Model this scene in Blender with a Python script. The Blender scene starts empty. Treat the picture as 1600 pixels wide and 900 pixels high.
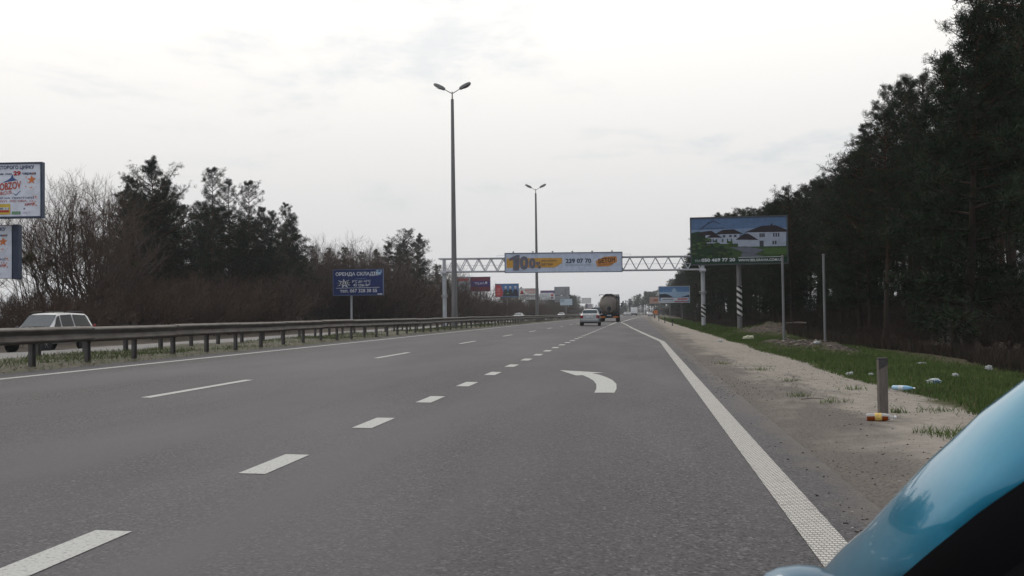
import bpy, bmesh, math, random
import numpy as np
from mathutils import Vector, Matrix
R = math.radians
S = bpy.context.scene
COL = S.collection
rng = random.Random(3)
nr = np.random.default_rng(3)

# ------------------------------------------------------------------ camera
cam_d = bpy.data.cameras.new('camera')
cam = bpy.data.objects.new('camera', cam_d)
COL.objects.link(cam)
cam_d.sensor_width = 36.0
cam_d.lens = 36.0 * 1650 / 1600
cam_d.clip_start = 0.05
cam_d.clip_end = 6000
cam_d.dof.use_dof = True
cam_d.dof.focus_distance = 60
cam_d.dof.aperture_fstop = 20
cam.matrix_world = Matrix.Translation((0, 0, 1.17)) @ Matrix.Rotation(R(6.8238), 4, 'Z') @ Matrix.Rotation(R(90 + 1.4379), 4, 'X') @ Matrix.Rotation(R(-0.7), 4, 'Z')
S.camera = cam

# ------------------------------------------------------------------ sky, sun, exposure
SUN_EL, SUN_AZ = R(42), R(-24)          # azimuth from +Y towards +X: ahead, a little left
SUN_DIR = Vector((math.sin(SUN_AZ) * math.cos(SUN_EL), math.cos(SUN_AZ) * math.cos(SUN_EL), math.sin(SUN_EL)))
W = bpy.data.worlds.new('World')
S.world = W
W.use_nodes = True
nt = W.node_tree
nt.nodes.clear()
def N(t, **k):
    n = nt.nodes.new(t)
    for a, b in k.items():
        setattr(n, a, b)
    return n
def LK(a, b):
    nt.links.new(a, b)
sky = N('ShaderNodeTexSky', sky_type='NISHITA', sun_disc=False, sun_elevation=SUN_EL, sun_rotation=SUN_AZ % (2 * math.pi),
        air_density=1.6, dust_density=1.0, ozone_density=1.0, altitude=150)
geo = N('ShaderNodeTexCoord')
nrm = N('ShaderNodeVectorMath', operation='NORMALIZE')
LK(geo.outputs['Generated'], nrm.inputs[0])
dot = N('ShaderNodeVectorMath', operation='DOT_PRODUCT')
LK(nrm.outputs[0], dot.inputs[0])
dot.inputs[1].default_value = SUN_DIR
glow = N('ShaderNodeMapRange', interpolation_type='SMOOTHSTEP')
glow.inputs['From Min'].default_value = -0.2
glow.inputs['From Max'].default_value = 1.0
LK(dot.outputs['Value'], glow.inputs['Value'])
ccol = N('ShaderNodeMix', data_type='RGBA')       # the veil of cloud: cooler away from the sun, warm white towards it
ccol.inputs['A'].default_value = (6.4, 7.0, 8.0, 1)
ccol.inputs['B'].default_value = (12.9, 12.5, 11.8, 1)
LK(glow.outputs[0], ccol.inputs['Factor'])
sep = N('ShaderNodeSeparateXYZ')
LK(nrm.outputs[0], sep.inputs[0])
hz = N('ShaderNodeMapRange', interpolation_type='SMOOTHSTEP')     # haze along the whole horizon
hz.inputs['From Min'].default_value = 0.0
hz.inputs['From Max'].default_value = 0.40
hz.inputs['To Min'].default_value = 1.0
hz.inputs['To Max'].default_value = 0.0
LK(sep.outputs['Z'], hz.inputs['Value'])
hcol = N('ShaderNodeMix', data_type='RGBA')
hcol.inputs['B'].default_value = (7.15, 7.1, 7.2, 1)
LK(hz.outputs[0], hcol.inputs['Factor'])
LK(ccol.outputs['Result'], hcol.inputs['A'])
# thin gaps in the cloud, drawn on a flat cloud layer (direction divided by height)
zc = N('ShaderNodeMath', operation='ADD'); zc.inputs[1].default_value = 0.12
LK(sep.outputs['Z'], zc.inputs[0])
cl = N('ShaderNodeVectorMath', operation='DIVIDE')
cmb = N('ShaderNodeCombineXYZ')
for i in range(3):
    LK(zc.outputs[0], cmb.inputs[i])
LK(nrm.outputs[0], cl.inputs[0]); LK(cmb.outputs[0], cl.inputs[1])
mp = N('ShaderNodeMapping'); mp.inputs['Scale'].default_value = (1.0, 0.75, 0.0); mp.inputs['Location'].default_value = (3.025, 1.594, 0)
LK(cl.outputs[0], mp.inputs[0])
ns = N('ShaderNodeTexNoise'); ns.inputs['Scale'].default_value = 1.3; ns.inputs['Detail'].default_value = 7; ns.inputs['Roughness'].default_value = 0.62
ns.inputs['Distortion'].default_value = 0.3
LK(mp.outputs[0], ns.inputs['Vector'])
gap = N('ShaderNodeMapRange', interpolation_type='SMOOTHSTEP')
gap.inputs['From Min'].default_value = 0.52; gap.inputs['From Max'].default_value = 0.68
gap.inputs['To Max'].default_value = 0.42
LK(ns.outputs['Fac'], gap.inputs['Value'])
mixs = N('ShaderNodeMix', data_type='RGBA')
LK(gap.outputs[0], mixs.inputs['Factor']); LK(hcol.outputs['Result'], mixs.inputs['A'])
thin = N('ShaderNodeMix', data_type='RGBA')             # where the veil thins out: grey-blue cloud with some open sky through it
thin.inputs['Factor'].default_value = 0.75; thin.inputs['B'].default_value = (5.4, 6.0, 6.8, 1)
LK(sky.outputs[0], thin.inputs['A']); LK(thin.outputs['Result'], mixs.inputs['B'])
bg = N('ShaderNodeBackground'); bg.inputs['Strength'].default_value = 0.1
LK(mixs.outputs['Result'], bg.inputs['Color'])
wo = N('ShaderNodeOutputWorld')
LK(bg.outputs[0], wo.inputs['Surface'])

sun_d = bpy.data.lights.new('sun', 'SUN')
sun_d.energy = 0.6
sun_d.angle = R(14)
sun_d.color = (1.0, 0.95, 0.88)
sun = bpy.data.objects.new('sun', sun_d)
COL.objects.link(sun)
sun.rotation_euler = (-SUN_DIR).to_track_quat('-Z', 'Y').to_euler()
S.view_settings.view_transform = 'Standard'
S.view_settings.look = 'None'
S.view_settings.exposure = 0.0
S.view_settings.gamma = 1.0
S.view_settings.use_curve_mapping = False
S.render.engine = 'CYCLES'
S.cycles.use_denoising = True
S.cycles.volume_bounces = 0
S.cycles.max_bounces = 6
S.cycles.diffuse_bounces = 3
S.cycles.glossy_bounces = 3

# ------------------------------------------------------------------ helpers
def mat(name, col, rough=0.8, metal=0.0, spec=0.3, var=0.0, vscale=4.0, col2=None, bump=0.0, bscale=None, objvar=0.0, coat=0.0, detail=4.0, stretch=None, lo=0.35, hi=0.65):
    m = bpy.data.materials.new(name)
    m.use_nodes = True
    t = m.node_tree
    b = t.nodes['Principled BSDF']
    b.inputs['Base Color'].default_value = (*col, 1)
    b.inputs['Roughness'].default_value = rough
    b.inputs['Metallic'].default_value = metal
    b.inputs['Specular IOR Level'].default_value = spec
    b.inputs['Coat Weight'].default_value = coat
    b.inputs['Coat Roughness'].default_value = 0.04
    out = None
    if var or col2 or bump:
        tc = t.nodes.new('ShaderNodeTexCoord')
        n = t.nodes.new('ShaderNodeTexNoise')
        n.inputs['Scale'].default_value = vscale
        n.inputs['Detail'].default_value = detail
        n.inputs['Roughness'].default_value = 0.65
        src = tc.outputs['Object']
        if stretch:
            mpn = t.nodes.new('ShaderNodeMapping')
            mpn.inputs['Scale'].default_value = stretch
            t.links.new(src, mpn.inputs[0])
            src = mpn.outputs[0]
        t.links.new(src, n.inputs['Vector'])
        c2 = col2 or tuple(c * (1 - var) for c in col)
        c1 = col if col2 else tuple(min(1, c * (1 + var)) for c in col)
        r = t.nodes.new('ShaderNodeMapRange')
        r.inputs['From Min'].default_value = lo
        r.inputs['From Max'].default_value = hi
        t.links.new(n.outputs['Fac'], r.inputs['Value'])
        mx = t.nodes.new('ShaderNodeMix')
        mx.data_type = 'RGBA'
        mx.inputs['A'].default_value = (*c1, 1)
        mx.inputs['B'].default_value = (*c2, 1)
        t.links.new(r.outputs[0], mx.inputs['Factor'])
        out = mx.outputs['Result']
        if bump:
            n2 = t.nodes.new('ShaderNodeTexNoise')
            n2.inputs['Scale'].default_value = bscale or vscale * 3
            n2.inputs['Detail'].default_value = 5
            t.links.new(src, n2.inputs['Vector'])
            bp = t.nodes.new('ShaderNodeBump')
            bp.inputs['Strength'].default_value = bump
            bp.inputs['Distance'].default_value = 0.02
            t.links.new(n2.outputs['Fac'], bp.inputs['Height'])
            t.links.new(bp.outputs[0], b.inputs['Normal'])
    if objvar:
        oi = t.nodes.new('ShaderNodeObjectInfo')
        mr = t.nodes.new('ShaderNodeMapRange')
        mr.inputs['To Min'].default_value = 1 - objvar
        mr.inputs['To Max'].default_value = 1 + objvar
        t.links.new(oi.outputs['Random'], mr.inputs['Value'])
        hs = t.nodes.new('ShaderNodeHueSaturation')
        t.links.new(mr.outputs[0], hs.inputs['Value'])
        if out is None:
            hs.inputs['Color'].default_value = (*col, 1)
        else:
            t.links.new(out, hs.inputs['Color'])
        out = hs.outputs[0]
    if out is not None:
        t.links.new(out, b.inputs['Base Color'])
    return m

def link(name, me, parent=None, kind=None):
    o = bpy.data.objects.new(name, me)
    COL.objects.link(o)
    if parent is not None:
        o.parent = parent
    if kind:
        o['kind'] = kind
    return o

def np_mesh(name, V, F, mats, mi=None, smooth=False):
    """V (n,3); F (k,3) or (k,4) int array"""
    me = bpy.data.meshes.new(name)
    V = np.asarray(V, np.float32); F = np.asarray(F, np.int32)
    k = F.shape[1]
    me.vertices.add(len(V)); me.vertices.foreach_set('co', V.ravel())
    me.loops.add(F.size); me.loops.foreach_set('vertex_index', F.ravel())
    me.polygons.add(len(F))
    me.polygons.foreach_set('loop_start', np.arange(0, F.size, k, dtype=np.int32))
    for m in (mats if isinstance(mats, (list, tuple)) else [mats]):
        me.materials.append(m)
    if mi is not None:
        me.polygons.foreach_set('material_index', np.asarray(mi, np.int32))
    if smooth:
        me.polygons.foreach_set('use_smooth', np.ones(len(F), bool))
    me.update(calc_edges=True)
    return me

class MB:
    def __init__(self):
        self.v = []; self.f = []; self.m = []
    def add(self, vs, fs, mi=0):
        o = len(self.v)
        self.v += [tuple(p) for p in vs]
        self.f += [tuple(i + o for i in f) for f in fs]
        self.m += [mi] * len(fs)
        return self
    def box(self, c, s, mi=0, M=None, ch=0.0):
        x, y, z = (q / 2 for q in s)
        if ch:      # chamfered box: an octagonal plan with bevelled top and bottom edges
            ch = min(ch, x * .9, y * .9, z * .9)
            rings = []
            for zz, k in ((-z, ch), (-z + ch, 0), (z - ch, 0), (z, ch)):
                X, Y = x - k, y - k
                rings.append([(-X + ch, -Y, zz), (X - ch, -Y, zz), (X, -Y + ch, zz), (X, Y - ch, zz), (X - ch, Y, zz), (-X + ch, Y, zz), (-X, Y - ch, zz), (-X, -Y + ch, zz)])
            vs = [p for r in rings for p in r]
            fs = [tuple(range(7, -1, -1)), tuple(range(24, 32))]
            for k in range(3):
                for i in range(8):
                    j = (i + 1) % 8
                    fs.append((k * 8 + i, k * 8 + j, k * 8 + 8 + j, k * 8 + 8 + i))
        else:
            vs = [(-x, -y, -z), (x, -y, -z), (x, y, -z), (-x, y, -z), (-x, -y, z), (x, -y, z), (x, y, z), (-x, y, z)]
            fs = [(3, 2, 1, 0), (4, 5, 6, 7), (0, 1, 5, 4), (1, 2, 6, 5), (2, 3, 7, 6), (3, 0, 4, 7)]
        vs = [Vector(p) for p in vs]
        if M is not None:
            vs = [M @ p for p in vs]
        return self.add([p + Vector(c) for p in vs], fs, mi)
    def tube(self, pts, rad, n=8, mi=0, cap=True):
        pts = [Vector(p) for p in pts]
        if not isinstance(rad, (list, tuple)):
            rad = [rad] * len(pts)
        vs = []; fs = []
        for i, p in enumerate(pts):
            d = (pts[min(i + 1, len(pts) - 1)] - pts[max(i - 1, 0)]).normalized()
            a = d.orthogonal().normalized() if abs(d.z) < .95 else Vector((1, 0, 0))
            a = (a - d * a.dot(d)).normalized()
            b = d.cross(a)
            for k in range(n):
                t = 2 * math.pi * (k + .5) / n
                vs.append(p + (a * math.cos(t) + b * math.sin(t)) * rad[i])
        for i in range(len(pts) - 1):
            for k in range(n):
                j = (k + 1) % n
                fs.append((i * n + k, i * n + j, i * n + n + j, i * n + n + k))
        if cap:
            fs.append(tuple(range(n - 1, -1, -1)))
            fs.append(tuple(range((len(pts) - 1) * n, len(pts) * n)))
        return self.add(vs, fs, mi)
    def lathe(self, prof, n=16, mi=0, axis='z', c=(0, 0, 0)):
        """prof: (r, h) pairs"""
        vs = []; fs = []
        for r, h in prof:
            for k in range(n):
                t = 2 * math.pi * k / n
                p = (r * math.cos(t), r * math.sin(t), h)
                if axis == 'x': p = (p[2], p[0], p[1])
                if axis == 'y': p = (p[1], p[2], p[0])
                vs.append((p[0] + c[0], p[1] + c[1], p[2] + c[2]))
        for i in range(len(prof) - 1):
            for k in range(n):
                j = (k + 1) % n
                fs.append((i * n + k, i * n + j, i * n + n + j, i * n + n + k))
        if prof[0][0] > 1e-4: fs.append(tuple(range(n - 1, -1, -1)))
        if prof[-1][0] > 1e-4: fs.append(tuple(range((len(prof) - 1) * n, len(prof) * n)))
        return self.add(vs, fs, mi)
    def poly(self, pts, mi=0):
        return self.add(pts, [tuple(range(len(pts)))], mi)
    def grid(self, rows, mi=0, closed=False):
        """rows: list of equal-length point lists"""
        n = len(rows[0]); vs = [p for r in rows for p in r]; fs = []
        for i in range(len(rows) - 1):
            for k in range(n if closed else n - 1):
                j = (k + 1) % n
                fs.append((i * n + k, i * n + j, i * n + n + j, i * n + n + k))
        return self.add(vs, fs, mi)
    def mesh(self, name, mats, smooth=None):
        me = bpy.data.meshes.new(name)
        me.from_pydata(self.v, [], self.f)
        for m in (mats if isinstance(mats, (list, tuple)) else [mats]):
            me.materials.append(m)
        me.polygons.foreach_set('material_index', self.m)
        bm = bmesh.new(); bm.from_mesh(me)
        bmesh.ops.recalc_face_normals(bm, faces=bm.faces)
        bm.to_mesh(me); bm.free()
        if smooth:
            me.polygons.foreach_set('use_smooth', [True] * len(me.polygons))
            me.set_sharp_from_angle(angle=R(smooth))
        me.update()
        return me
    def build(self, name, mats, parent=None, smooth=None, kind=None):
        return link(name, self.mesh(name, mats, smooth), parent, kind)

def thing(name, label, cat, loc=(0, 0, 0), rz=0.0, group=None):
    o = bpy.data.objects.new(name, None)
    COL.objects.link(o)
    o.empty_display_size = 0.3
    o.location = loc; o.rotation_euler = (0, 0, rz)
    return tag(o, label, cat, group)
def tag(o, label, cat, group=None):
    o['label'] = label; o['category'] = cat
    if group: o['group'] = group
    return o
def copy_tree(o, parent=None):
    c = o.copy(); COL.objects.link(c)
    if parent is not None: c.parent = parent
    for ch in list(o.children):
        copy_tree(ch, c)
    return c

def textbox(parent, s, x0, z0, x1, z1, m, y=-0.02, bold=0.0, shear=0.0, rot=0.0, name='lettering'):
    """flat print: the line of text s fitted to the box (x0,z0)-(x1,z1) of a panel that faces -Y"""
    cu = bpy.data.curves.new('text', 'FONT')
    cu.body = s; cu.offset = bold; cu.shear = shear; cu.resolution_u = 3
    tmp = bpy.data.objects.new('text', cu)
    me = bpy.data.meshes.new_from_object(tmp)
    bpy.data.objects.remove(tmp); bpy.data.curves.remove(cu)
    n = len(me.vertices)
    if n == 0: return None
    co = np.empty(n * 3, np.float32); me.vertices.foreach_get('co', co); co = co.reshape(-1, 3)
    lo = co.min(0); hi = co.max(0)
    u = (co[:, 0] - lo[0]) / (hi[0] - lo[0]); w = (co[:, 1] - lo[1]) / (hi[1] - lo[1])
    X = (u - .5) * (x1 - x0); Z = (w - .5) * (z1 - z0)
    c, sn = math.cos(rot), math.sin(rot)
    co[:, 0] = (x0 + x1) / 2 + X * c - Z * sn
    co[:, 2] = (z0 + z1) / 2 + X * sn + Z * c
    co[:, 1] = y
    me.vertices.foreach_set('co', co.ravel())
    me.materials.clear(); me.materials.append(m)
    me.name = name; me.update()
    return link(name, me, parent)

# ------------------------------------------------------------------ the lie of the land
def cx(y):
    """sideways drift of the road: straight, then easing right, then bending left into the haze"""
    if y < 130: return 0.0
    if y < 400: return 3 * ((y - 130) / 270) ** 2
    return 3 + .0222 * (y - 400) - 1.9e-4 * (y - 400) ** 2
KX = [-900, -60, -34, -29, -27.6, -27.2, -14, -13.4, -12.2, -11, 0, 4, 7, 12, 60, 900]
KZ = [1.0, .2, -.05, -.18, -.24, -.22, .27, .30, .30, .242, 0, -.09, -.16, -.22, -.2, .5]
def zg(x): return float(np.interp(x, KX, KZ))
CROSS = -.022

def mk_asphalt(name, base, dark, light, dirty=False):
    m = bpy.data.materials.new(name); m.use_nodes = True
    t = m.node_tree; b = t.nodes['Principled BSDF']
    nn = lambda ty: t.nodes.new(ty)
    tc = nn('ShaderNodeTexCoord')
    def noise(scale, detail=3, stretch=None, rough=.6):
        n = nn('ShaderNodeTexNoise'); n.inputs['Scale'].default_value = scale; n.inputs['Detail'].default_value = detail; n.inputs['Roughness'].default_value = rough
        src = tc.outputs['Object']
        if stretch:
            q = nn('ShaderNodeMapping'); q.inputs['Scale'].default_value = stretch; t.links.new(src, q.inputs[0]); src = q.outputs[0]
        t.links.new(src, n.inputs['Vector']); return n.outputs['Fac']
    def ramp(src, a, b2, lo=0., hi=1.):
        r = nn('ShaderNodeMapRange'); r.inputs['From Min'].default_value = a; r.inputs['From Max'].default_value = b2
        r.inputs['To Min'].default_value = lo; r.inputs['To Max'].default_value = hi
        t.links.new(src, r.inputs['Value']); return r.outputs[0]
    def mix(f, A, B, blend='MIX'):
        x = nn('ShaderNodeMix'); x.data_type = 'RGBA'; x.blend_type = blend
        for s_, v in (('Factor', f), ('A', A), ('B', B)):
            if isinstance(v, (int, float)): x.inputs[s_].default_value = v
            elif isinstance(v, tuple): x.inputs[s_].default_value = (*v, 1)
            else: t.links.new(v, x.inputs[s_])
        return x.outputs['Result']
    vo = nn('ShaderNodeTexVoronoi'); vo.inputs['Scale'].default_value = 60
    t.links.new(tc.outputs['Object'], vo.inputs['Vector'])
    sepc = nn('ShaderNodeSeparateColor'); t.links.new(vo.outputs['Color'], sepc.inputs[0])
    grain = noise(70, 4, None, .8)
    c = mix(ramp(grain, .40, .58), dark, base)
    c = mix(ramp(sepc.outputs[0], .80, .95, 0, .55), c, light)          # pale stones in the mix
    c = mix(ramp(sepc.outputs[1], .66, .8, 0, .8), c, tuple(k * .55 for k in dark))   # worn-out pits
    lanes = noise(.55, 3, (1.0, .012, 1))
    c = mix(ramp(lanes, .40, .60, 0, .75), c, tuple(k * .74 for k in base))       # wheel tracks along the road
    patch = noise(.35, 4, (1.0, .22, 1))
    c = mix(ramp(patch, .42, .66, 0, .5), c, tuple(k * 1.32 for k in base))
    if dirty:       # sand and soil carried on to the edge of the asphalt
        sx = nn('ShaderNodeSeparateXYZ'); t.links.new(tc.outputs['Object'], sx.inputs[0])
        ad = nn('ShaderNodeMath'); ad.operation = 'MULTIPLY_ADD'; ad.inputs[1].default_value = 1.1
        t.links.new(noise(2.2, 6, (1, .5, 1), .7), ad.inputs[0]); t.links.new(sx.outputs['X'], ad.inputs[2])
        c = mix(ramp(ad.outputs[0], 1.70, 2.08, 0, .9), c, mix(ramp(grain, .42, .60), (.075, .065, .057), (.155, .138, .122)))
    t.links.new(c, b.inputs['Base Color'])
    b.inputs['Roughness'].default_value = .8
    b.inputs['Specular IOR Level'].default_value = .30
    bp = nn('ShaderNodeBump'); bp.inputs['Strength'].default_value = .5; bp.inputs['Distance'].default_value = .006
    t.links.new(grain, bp.inputs['Height']); t.links.new(bp.outputs[0], b.inputs['Normal'])
    return m
M_ASPH = mk_asphalt('asphalt', (.091, .0850, .0915), (.024, .0228, .0248), (.20, .188, .185), True)
M_ASPH2 = mk_asphalt('old_pale_asphalt', (.205, .195, .19), (.12, .115, .112), (.3, .29, .28))
M_GROUND = mat('forest_floor', (.085, .066, .048), .95, vscale=1.1, col2=(.040, .032, .024), bump=.6, bscale=8, detail=8)
M_PAINT = mat('road_paint', (.42, .42, .405), .75, vscale=45, col2=(.17, .16, .16), detail=10, lo=.50, hi=.72)
M_SOIL = mat('median_soil', (.13, .115, .095), .95, vscale=5, col2=(.07, .075, .04), bump=.8, bscale=30, detail=8)
M_STEEL = mat('weathered_zinc', (.125, .112, .10), .62, metal=.25, vscale=2.6, col2=(.065, .055, .048), stretch=(1, .6, 3), detail=8, bump=.05)
M_POST = mat('weathered_post', (.12, .11, .105), .7, metal=.15, vscale=5, col2=(.07, .06, .055), detail=8)
M_GALV = mat('painted_grey_steel', (.42, .43, .45), .5, metal=.1, vscale=3, var=.10, detail=6)
M_LAMP = mat('grey_pole', (.17, .165, .165), .6, metal=.1, vscale=1.5, var=.18, stretch=(3, 3, .4), detail=6)
M_DARK = mat('dark_metal', (.03, .03, .034), .55, var=.1, vscale=8)
M_BLACK = mat('black_rubber', (.016, .016, .017), .75, var=.1, vscale=9)
M_GLASS = mat('dark_car_glass', (.012, .014, .016), .10, spec=.28, var=.1, vscale=3)
M_RIM = mat('alloy_rim', (.45, .45, .46), .35, metal=.8, var=.08, vscale=6)
M_RED = mat('red_lens', (.24, .012, .014), .25, spec=.5, var=.1, vscale=10)
M_AMBER = mat('amber_panel', (.55, .17, .03), .5, var=.15, vscale=8)
M_CHROME = mat('bright_plastic', (.72, .72, .72), .25, spec=.5, var=.04, vscale=8)
M_SILVER = mat('silver_paint', (.33, .335, .345), .32, metal=.45, coat=.5, var=.03, vscale=2)
M_WHITEC = mat('white_paint', (.78, .78, .77), .4, coat=.4, var=.03, vscale=2)

# ------------------------------------------------------------------ ground, roads
def sheet(name, xs, ys, zf, m, rel=True, kind='structure', smooth=True):
    V = []
    for y in ys:
        o = cx(y) if rel else 0
        for x in xs:
            V.append((x + o, y, zf(x, y)))
    n = len(xs); F = []
    for i in range(len(ys) - 1):
        for k in range(n - 1):
            a = i * n + k
            F.append((a, a + 1, a + 1 + n, a + n))
    return link(name, np_mesh(name, V, F, m, smooth=smooth), None, kind)
YS = [-70, -40, -20, -8, 0] + list(range(4, 132, 8)) + list(range(140, 420, 12)) + list(range(430, 1000, 30)) + [1100, 1300, 1600, 2000, 2600]
def cxc(y): return cx(min(y, 1000))
_cx = cx
def cx(y): return _cx(min(y, 1000.0)) + (min(max(y - 1000, 0), 3000) * -.2)
sheet('ground', [-1500] + KX[1:-1] + [1500], YS, lambda x, y: zg(x) - .05 - (.15 if 1 < x < 9 else 0) + (.12 * math.sin(y * .07 + x) if abs(x) > 31 or x > 11 else 0), M_GROUND)
def edge_r(y): return 1.43 + max(0, (y - 105)) * .002
def rows_road(): 
    V = []; F = []; n = 13
    for i, y in enumerate(YS):
        for k in range(n):
            x = -11.02 + (edge_r(min(y, 420)) + 11.02) * k / (n - 1)
            V.append((x + cx(y), y, CROSS * x))
    for i in range(len(YS) - 1):
        for k in range(n - 1):
            a = i * n + k; F.append((a, a + 1, a + 1 + n, a + n))
    return V, F
V, F = rows_road()
road = link('road', np_mesh('road', V, F, M_ASPH), None, 'structure')
road2 = sheet('opposite_road', [-27.2, -23, -18.5, -14.0], YS, lambda x, y: zg(x) + .012, M_ASPH2)

def strip(name, pts, w, m, parent, dz=.004, zf=lambda x: CROSS * x):
    """painted line along (x, y) points, x measured from the road's own axis"""
    V = []; F = []
    for i, (x, y) in enumerate(pts):
        ww = w[i] if isinstance(w, list) else w
        for s in (-.5, .5):
            V.append((x + s * ww + cx(y), y, zf(x + s * ww) + dz))
    for i in range(len(pts) - 1):
        F.append((2 * i, 2 * i + 1, 2 * i + 3, 2 * i + 2))
    return link(name, np_mesh(name, V, F, m), parent)
def along(x, ys): return [(x, y) for y in ys]
def frange(a, b, s):
    out = []
    while a < b - 1e-6: out.append(a); a += s
    return out + [b]

# profiled edge line: rows of raised thermoplastic dots
M_DOTS = bpy.data.materials.new('profiled_road_paint'); M_DOTS.use_nodes = True
t = M_DOTS.node_tree; b = t.nodes['Principled BSDF']
tc = t.nodes.new('ShaderNodeTexCoord'); sp = t.nodes.new('ShaderNodeSeparateXYZ'); t.links.new(tc.outputs['Object'], sp.inputs[0])
def mth(op, a, bb=None):
    q = t.nodes.new('ShaderNodeMath'); q.operation = op
    for i, v in enumerate((a, bb)):
        if v is None: continue
        if isinstance(v, (int, float)): q.inputs[i].default_value = v
        else: t.links.new(v, q.inputs[i])
    return q.outputs[0]
row = mth('FLOOR', mth('MULTIPLY', sp.outputs['Y'], 1 / .052))
fy = mth('FRACT', mth('MULTIPLY', sp.outputs['Y'], 1 / .052))
fx = mth('FRACT', mth('ADD', mth('MULTIPLY', sp.outputs['X'], 1 / .026), mth('MULTIPLY', row, .13)))
inx = mth('MULTIPLY', mth('GREATER_THAN', fx, .22), mth('GREATER_THAN', fy, .40))
nz = t.nodes.new('ShaderNodeTexNoise'); nz.inputs['Scale'].default_value = 30; nz.inputs['Detail'].default_value = 6
t.links.new(tc.outputs['Object'], nz.inputs['Vector'])
fac = mth('MULTIPLY', inx, mth('MINIMUM', mth('MULTIPLY', mth('SUBTRACT', nz.outputs['Fac'], .22), 4.), 1.))
mx = t.nodes.new('ShaderNodeMix'); mx.data_type = 'RGBA'
mx.inputs['A'].default_value = (.15, .14, .135, 1); mx.inputs['B'].default_value = (.50, .485, .45, 1)
t.links.new(fac, mx.inputs['Factor']); t.links.new(mx.outputs['Result'], b.inputs['Base Color'])
b.inputs['Roughness'].default_value = .7

strip('edge_line', along(.94, [-10, 0] + list(range(4, 45, 2))) + [(.80, 47.5), (.3, 60), (-.45, 80), (-1.25, 105), (-2.15, 131)], [.21] * 24 + [.21, .2, .2, .2, .2], M_DOTS, road)
strip('edge_line', [(-2.2, 130.2), (-1.75, 190), (-1.2, 260), (-.55, 350), (.0, 430), (.3, 600)], .26, M_PAINT, road)
strip('edge_line', along(-10.25, [-30, 0] + list(range(10, 140, 8)) + list(range(150, 420, 15)) + list(range(440, 900, 30))), .16, M_PAINT, road)
for i in range(-1, 42):
    y = 1.25 + 3.0 * i
    strip('lane_dash', along(-2.745, [y, y + 1.02]), .20, M_PAINT, road)
strip('lane_dash', along(-2.72, [100, 112, 131]), .16, M_PAINT, road, dz=.003)
for i in range(-1, 32):
    y = 13.15 + 12.2 * i
    strip('lane_dash', along(-6.41, [y, y + 1.9, y + 3.7]), .14, M_PAINT, road)
M_PAINT2 = mat('old_road_paint', (.42, .42, .41), .8, vscale=9, col2=(.26, .25, .25), detail=8, lo=.4, hi=.7)
for i in range(0, 26):
    y = 20 + 12 * i
    for x in (-18.3, -22.4):
        strip('lane_dash', along(x, [y, y + 4]), .14, M_PAINT2, road2, dz=.018, zf=zg)
strip('edge_line', along(-14.35, [0] + list(range(10, 400, 14))), .15, M_PAINT2, road2, dz=.018, zf=zg)
strip('edge_line', along(-26.7, [0] + list(range(10, 400, 14))), .15, M_PAINT2, road2, dz=.018, zf=zg)
# merge arrow: a shaft that curves left into a barbed head
def arc(cxx, cyy, rx, ry, a0, a1, n): return [(cxx + rx * math.cos(R(a0 + (a1 - a0) * i / n)), cyy + ry * math.sin(R(a0 + (a1 - a0) * i / n))) for i in range(n + 1)]
outer = [(-.37, 15.5), (-.355, 16.3), (-.38, 17.4), (-.47, 18.4), (-.60, 19.2), (-.76, 19.95), (-.90, 20.3)]
inner = [(-.66, 15.43), (-.66, 16.2), (-.70, 17.2), (-.78, 18.1), (-.90, 18.9), (-1.0, 19.4), (-1.04, 19.65)]
mb = MB()
P3 = lambda q: (q[0], q[1], CROSS * q[0] + .0045)
for i in range(len(outer) - 1):
    mb.poly([P3(inner[i]), P3(outer[i]), P3(outer[i + 1]), P3(inner[i + 1])])
mb.poly([P3(q) for q in ((-1.04, 19.65), (-.90, 20.3), (-.69, 20.62), (-1.60, 21.25))])
mb.poly([P3(q) for q in ((-1.04, 19.65), (-1.60, 21.25), (-1.17, 19.55))])
mb.build('arrow_marking', M_PAINT, road)

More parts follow.
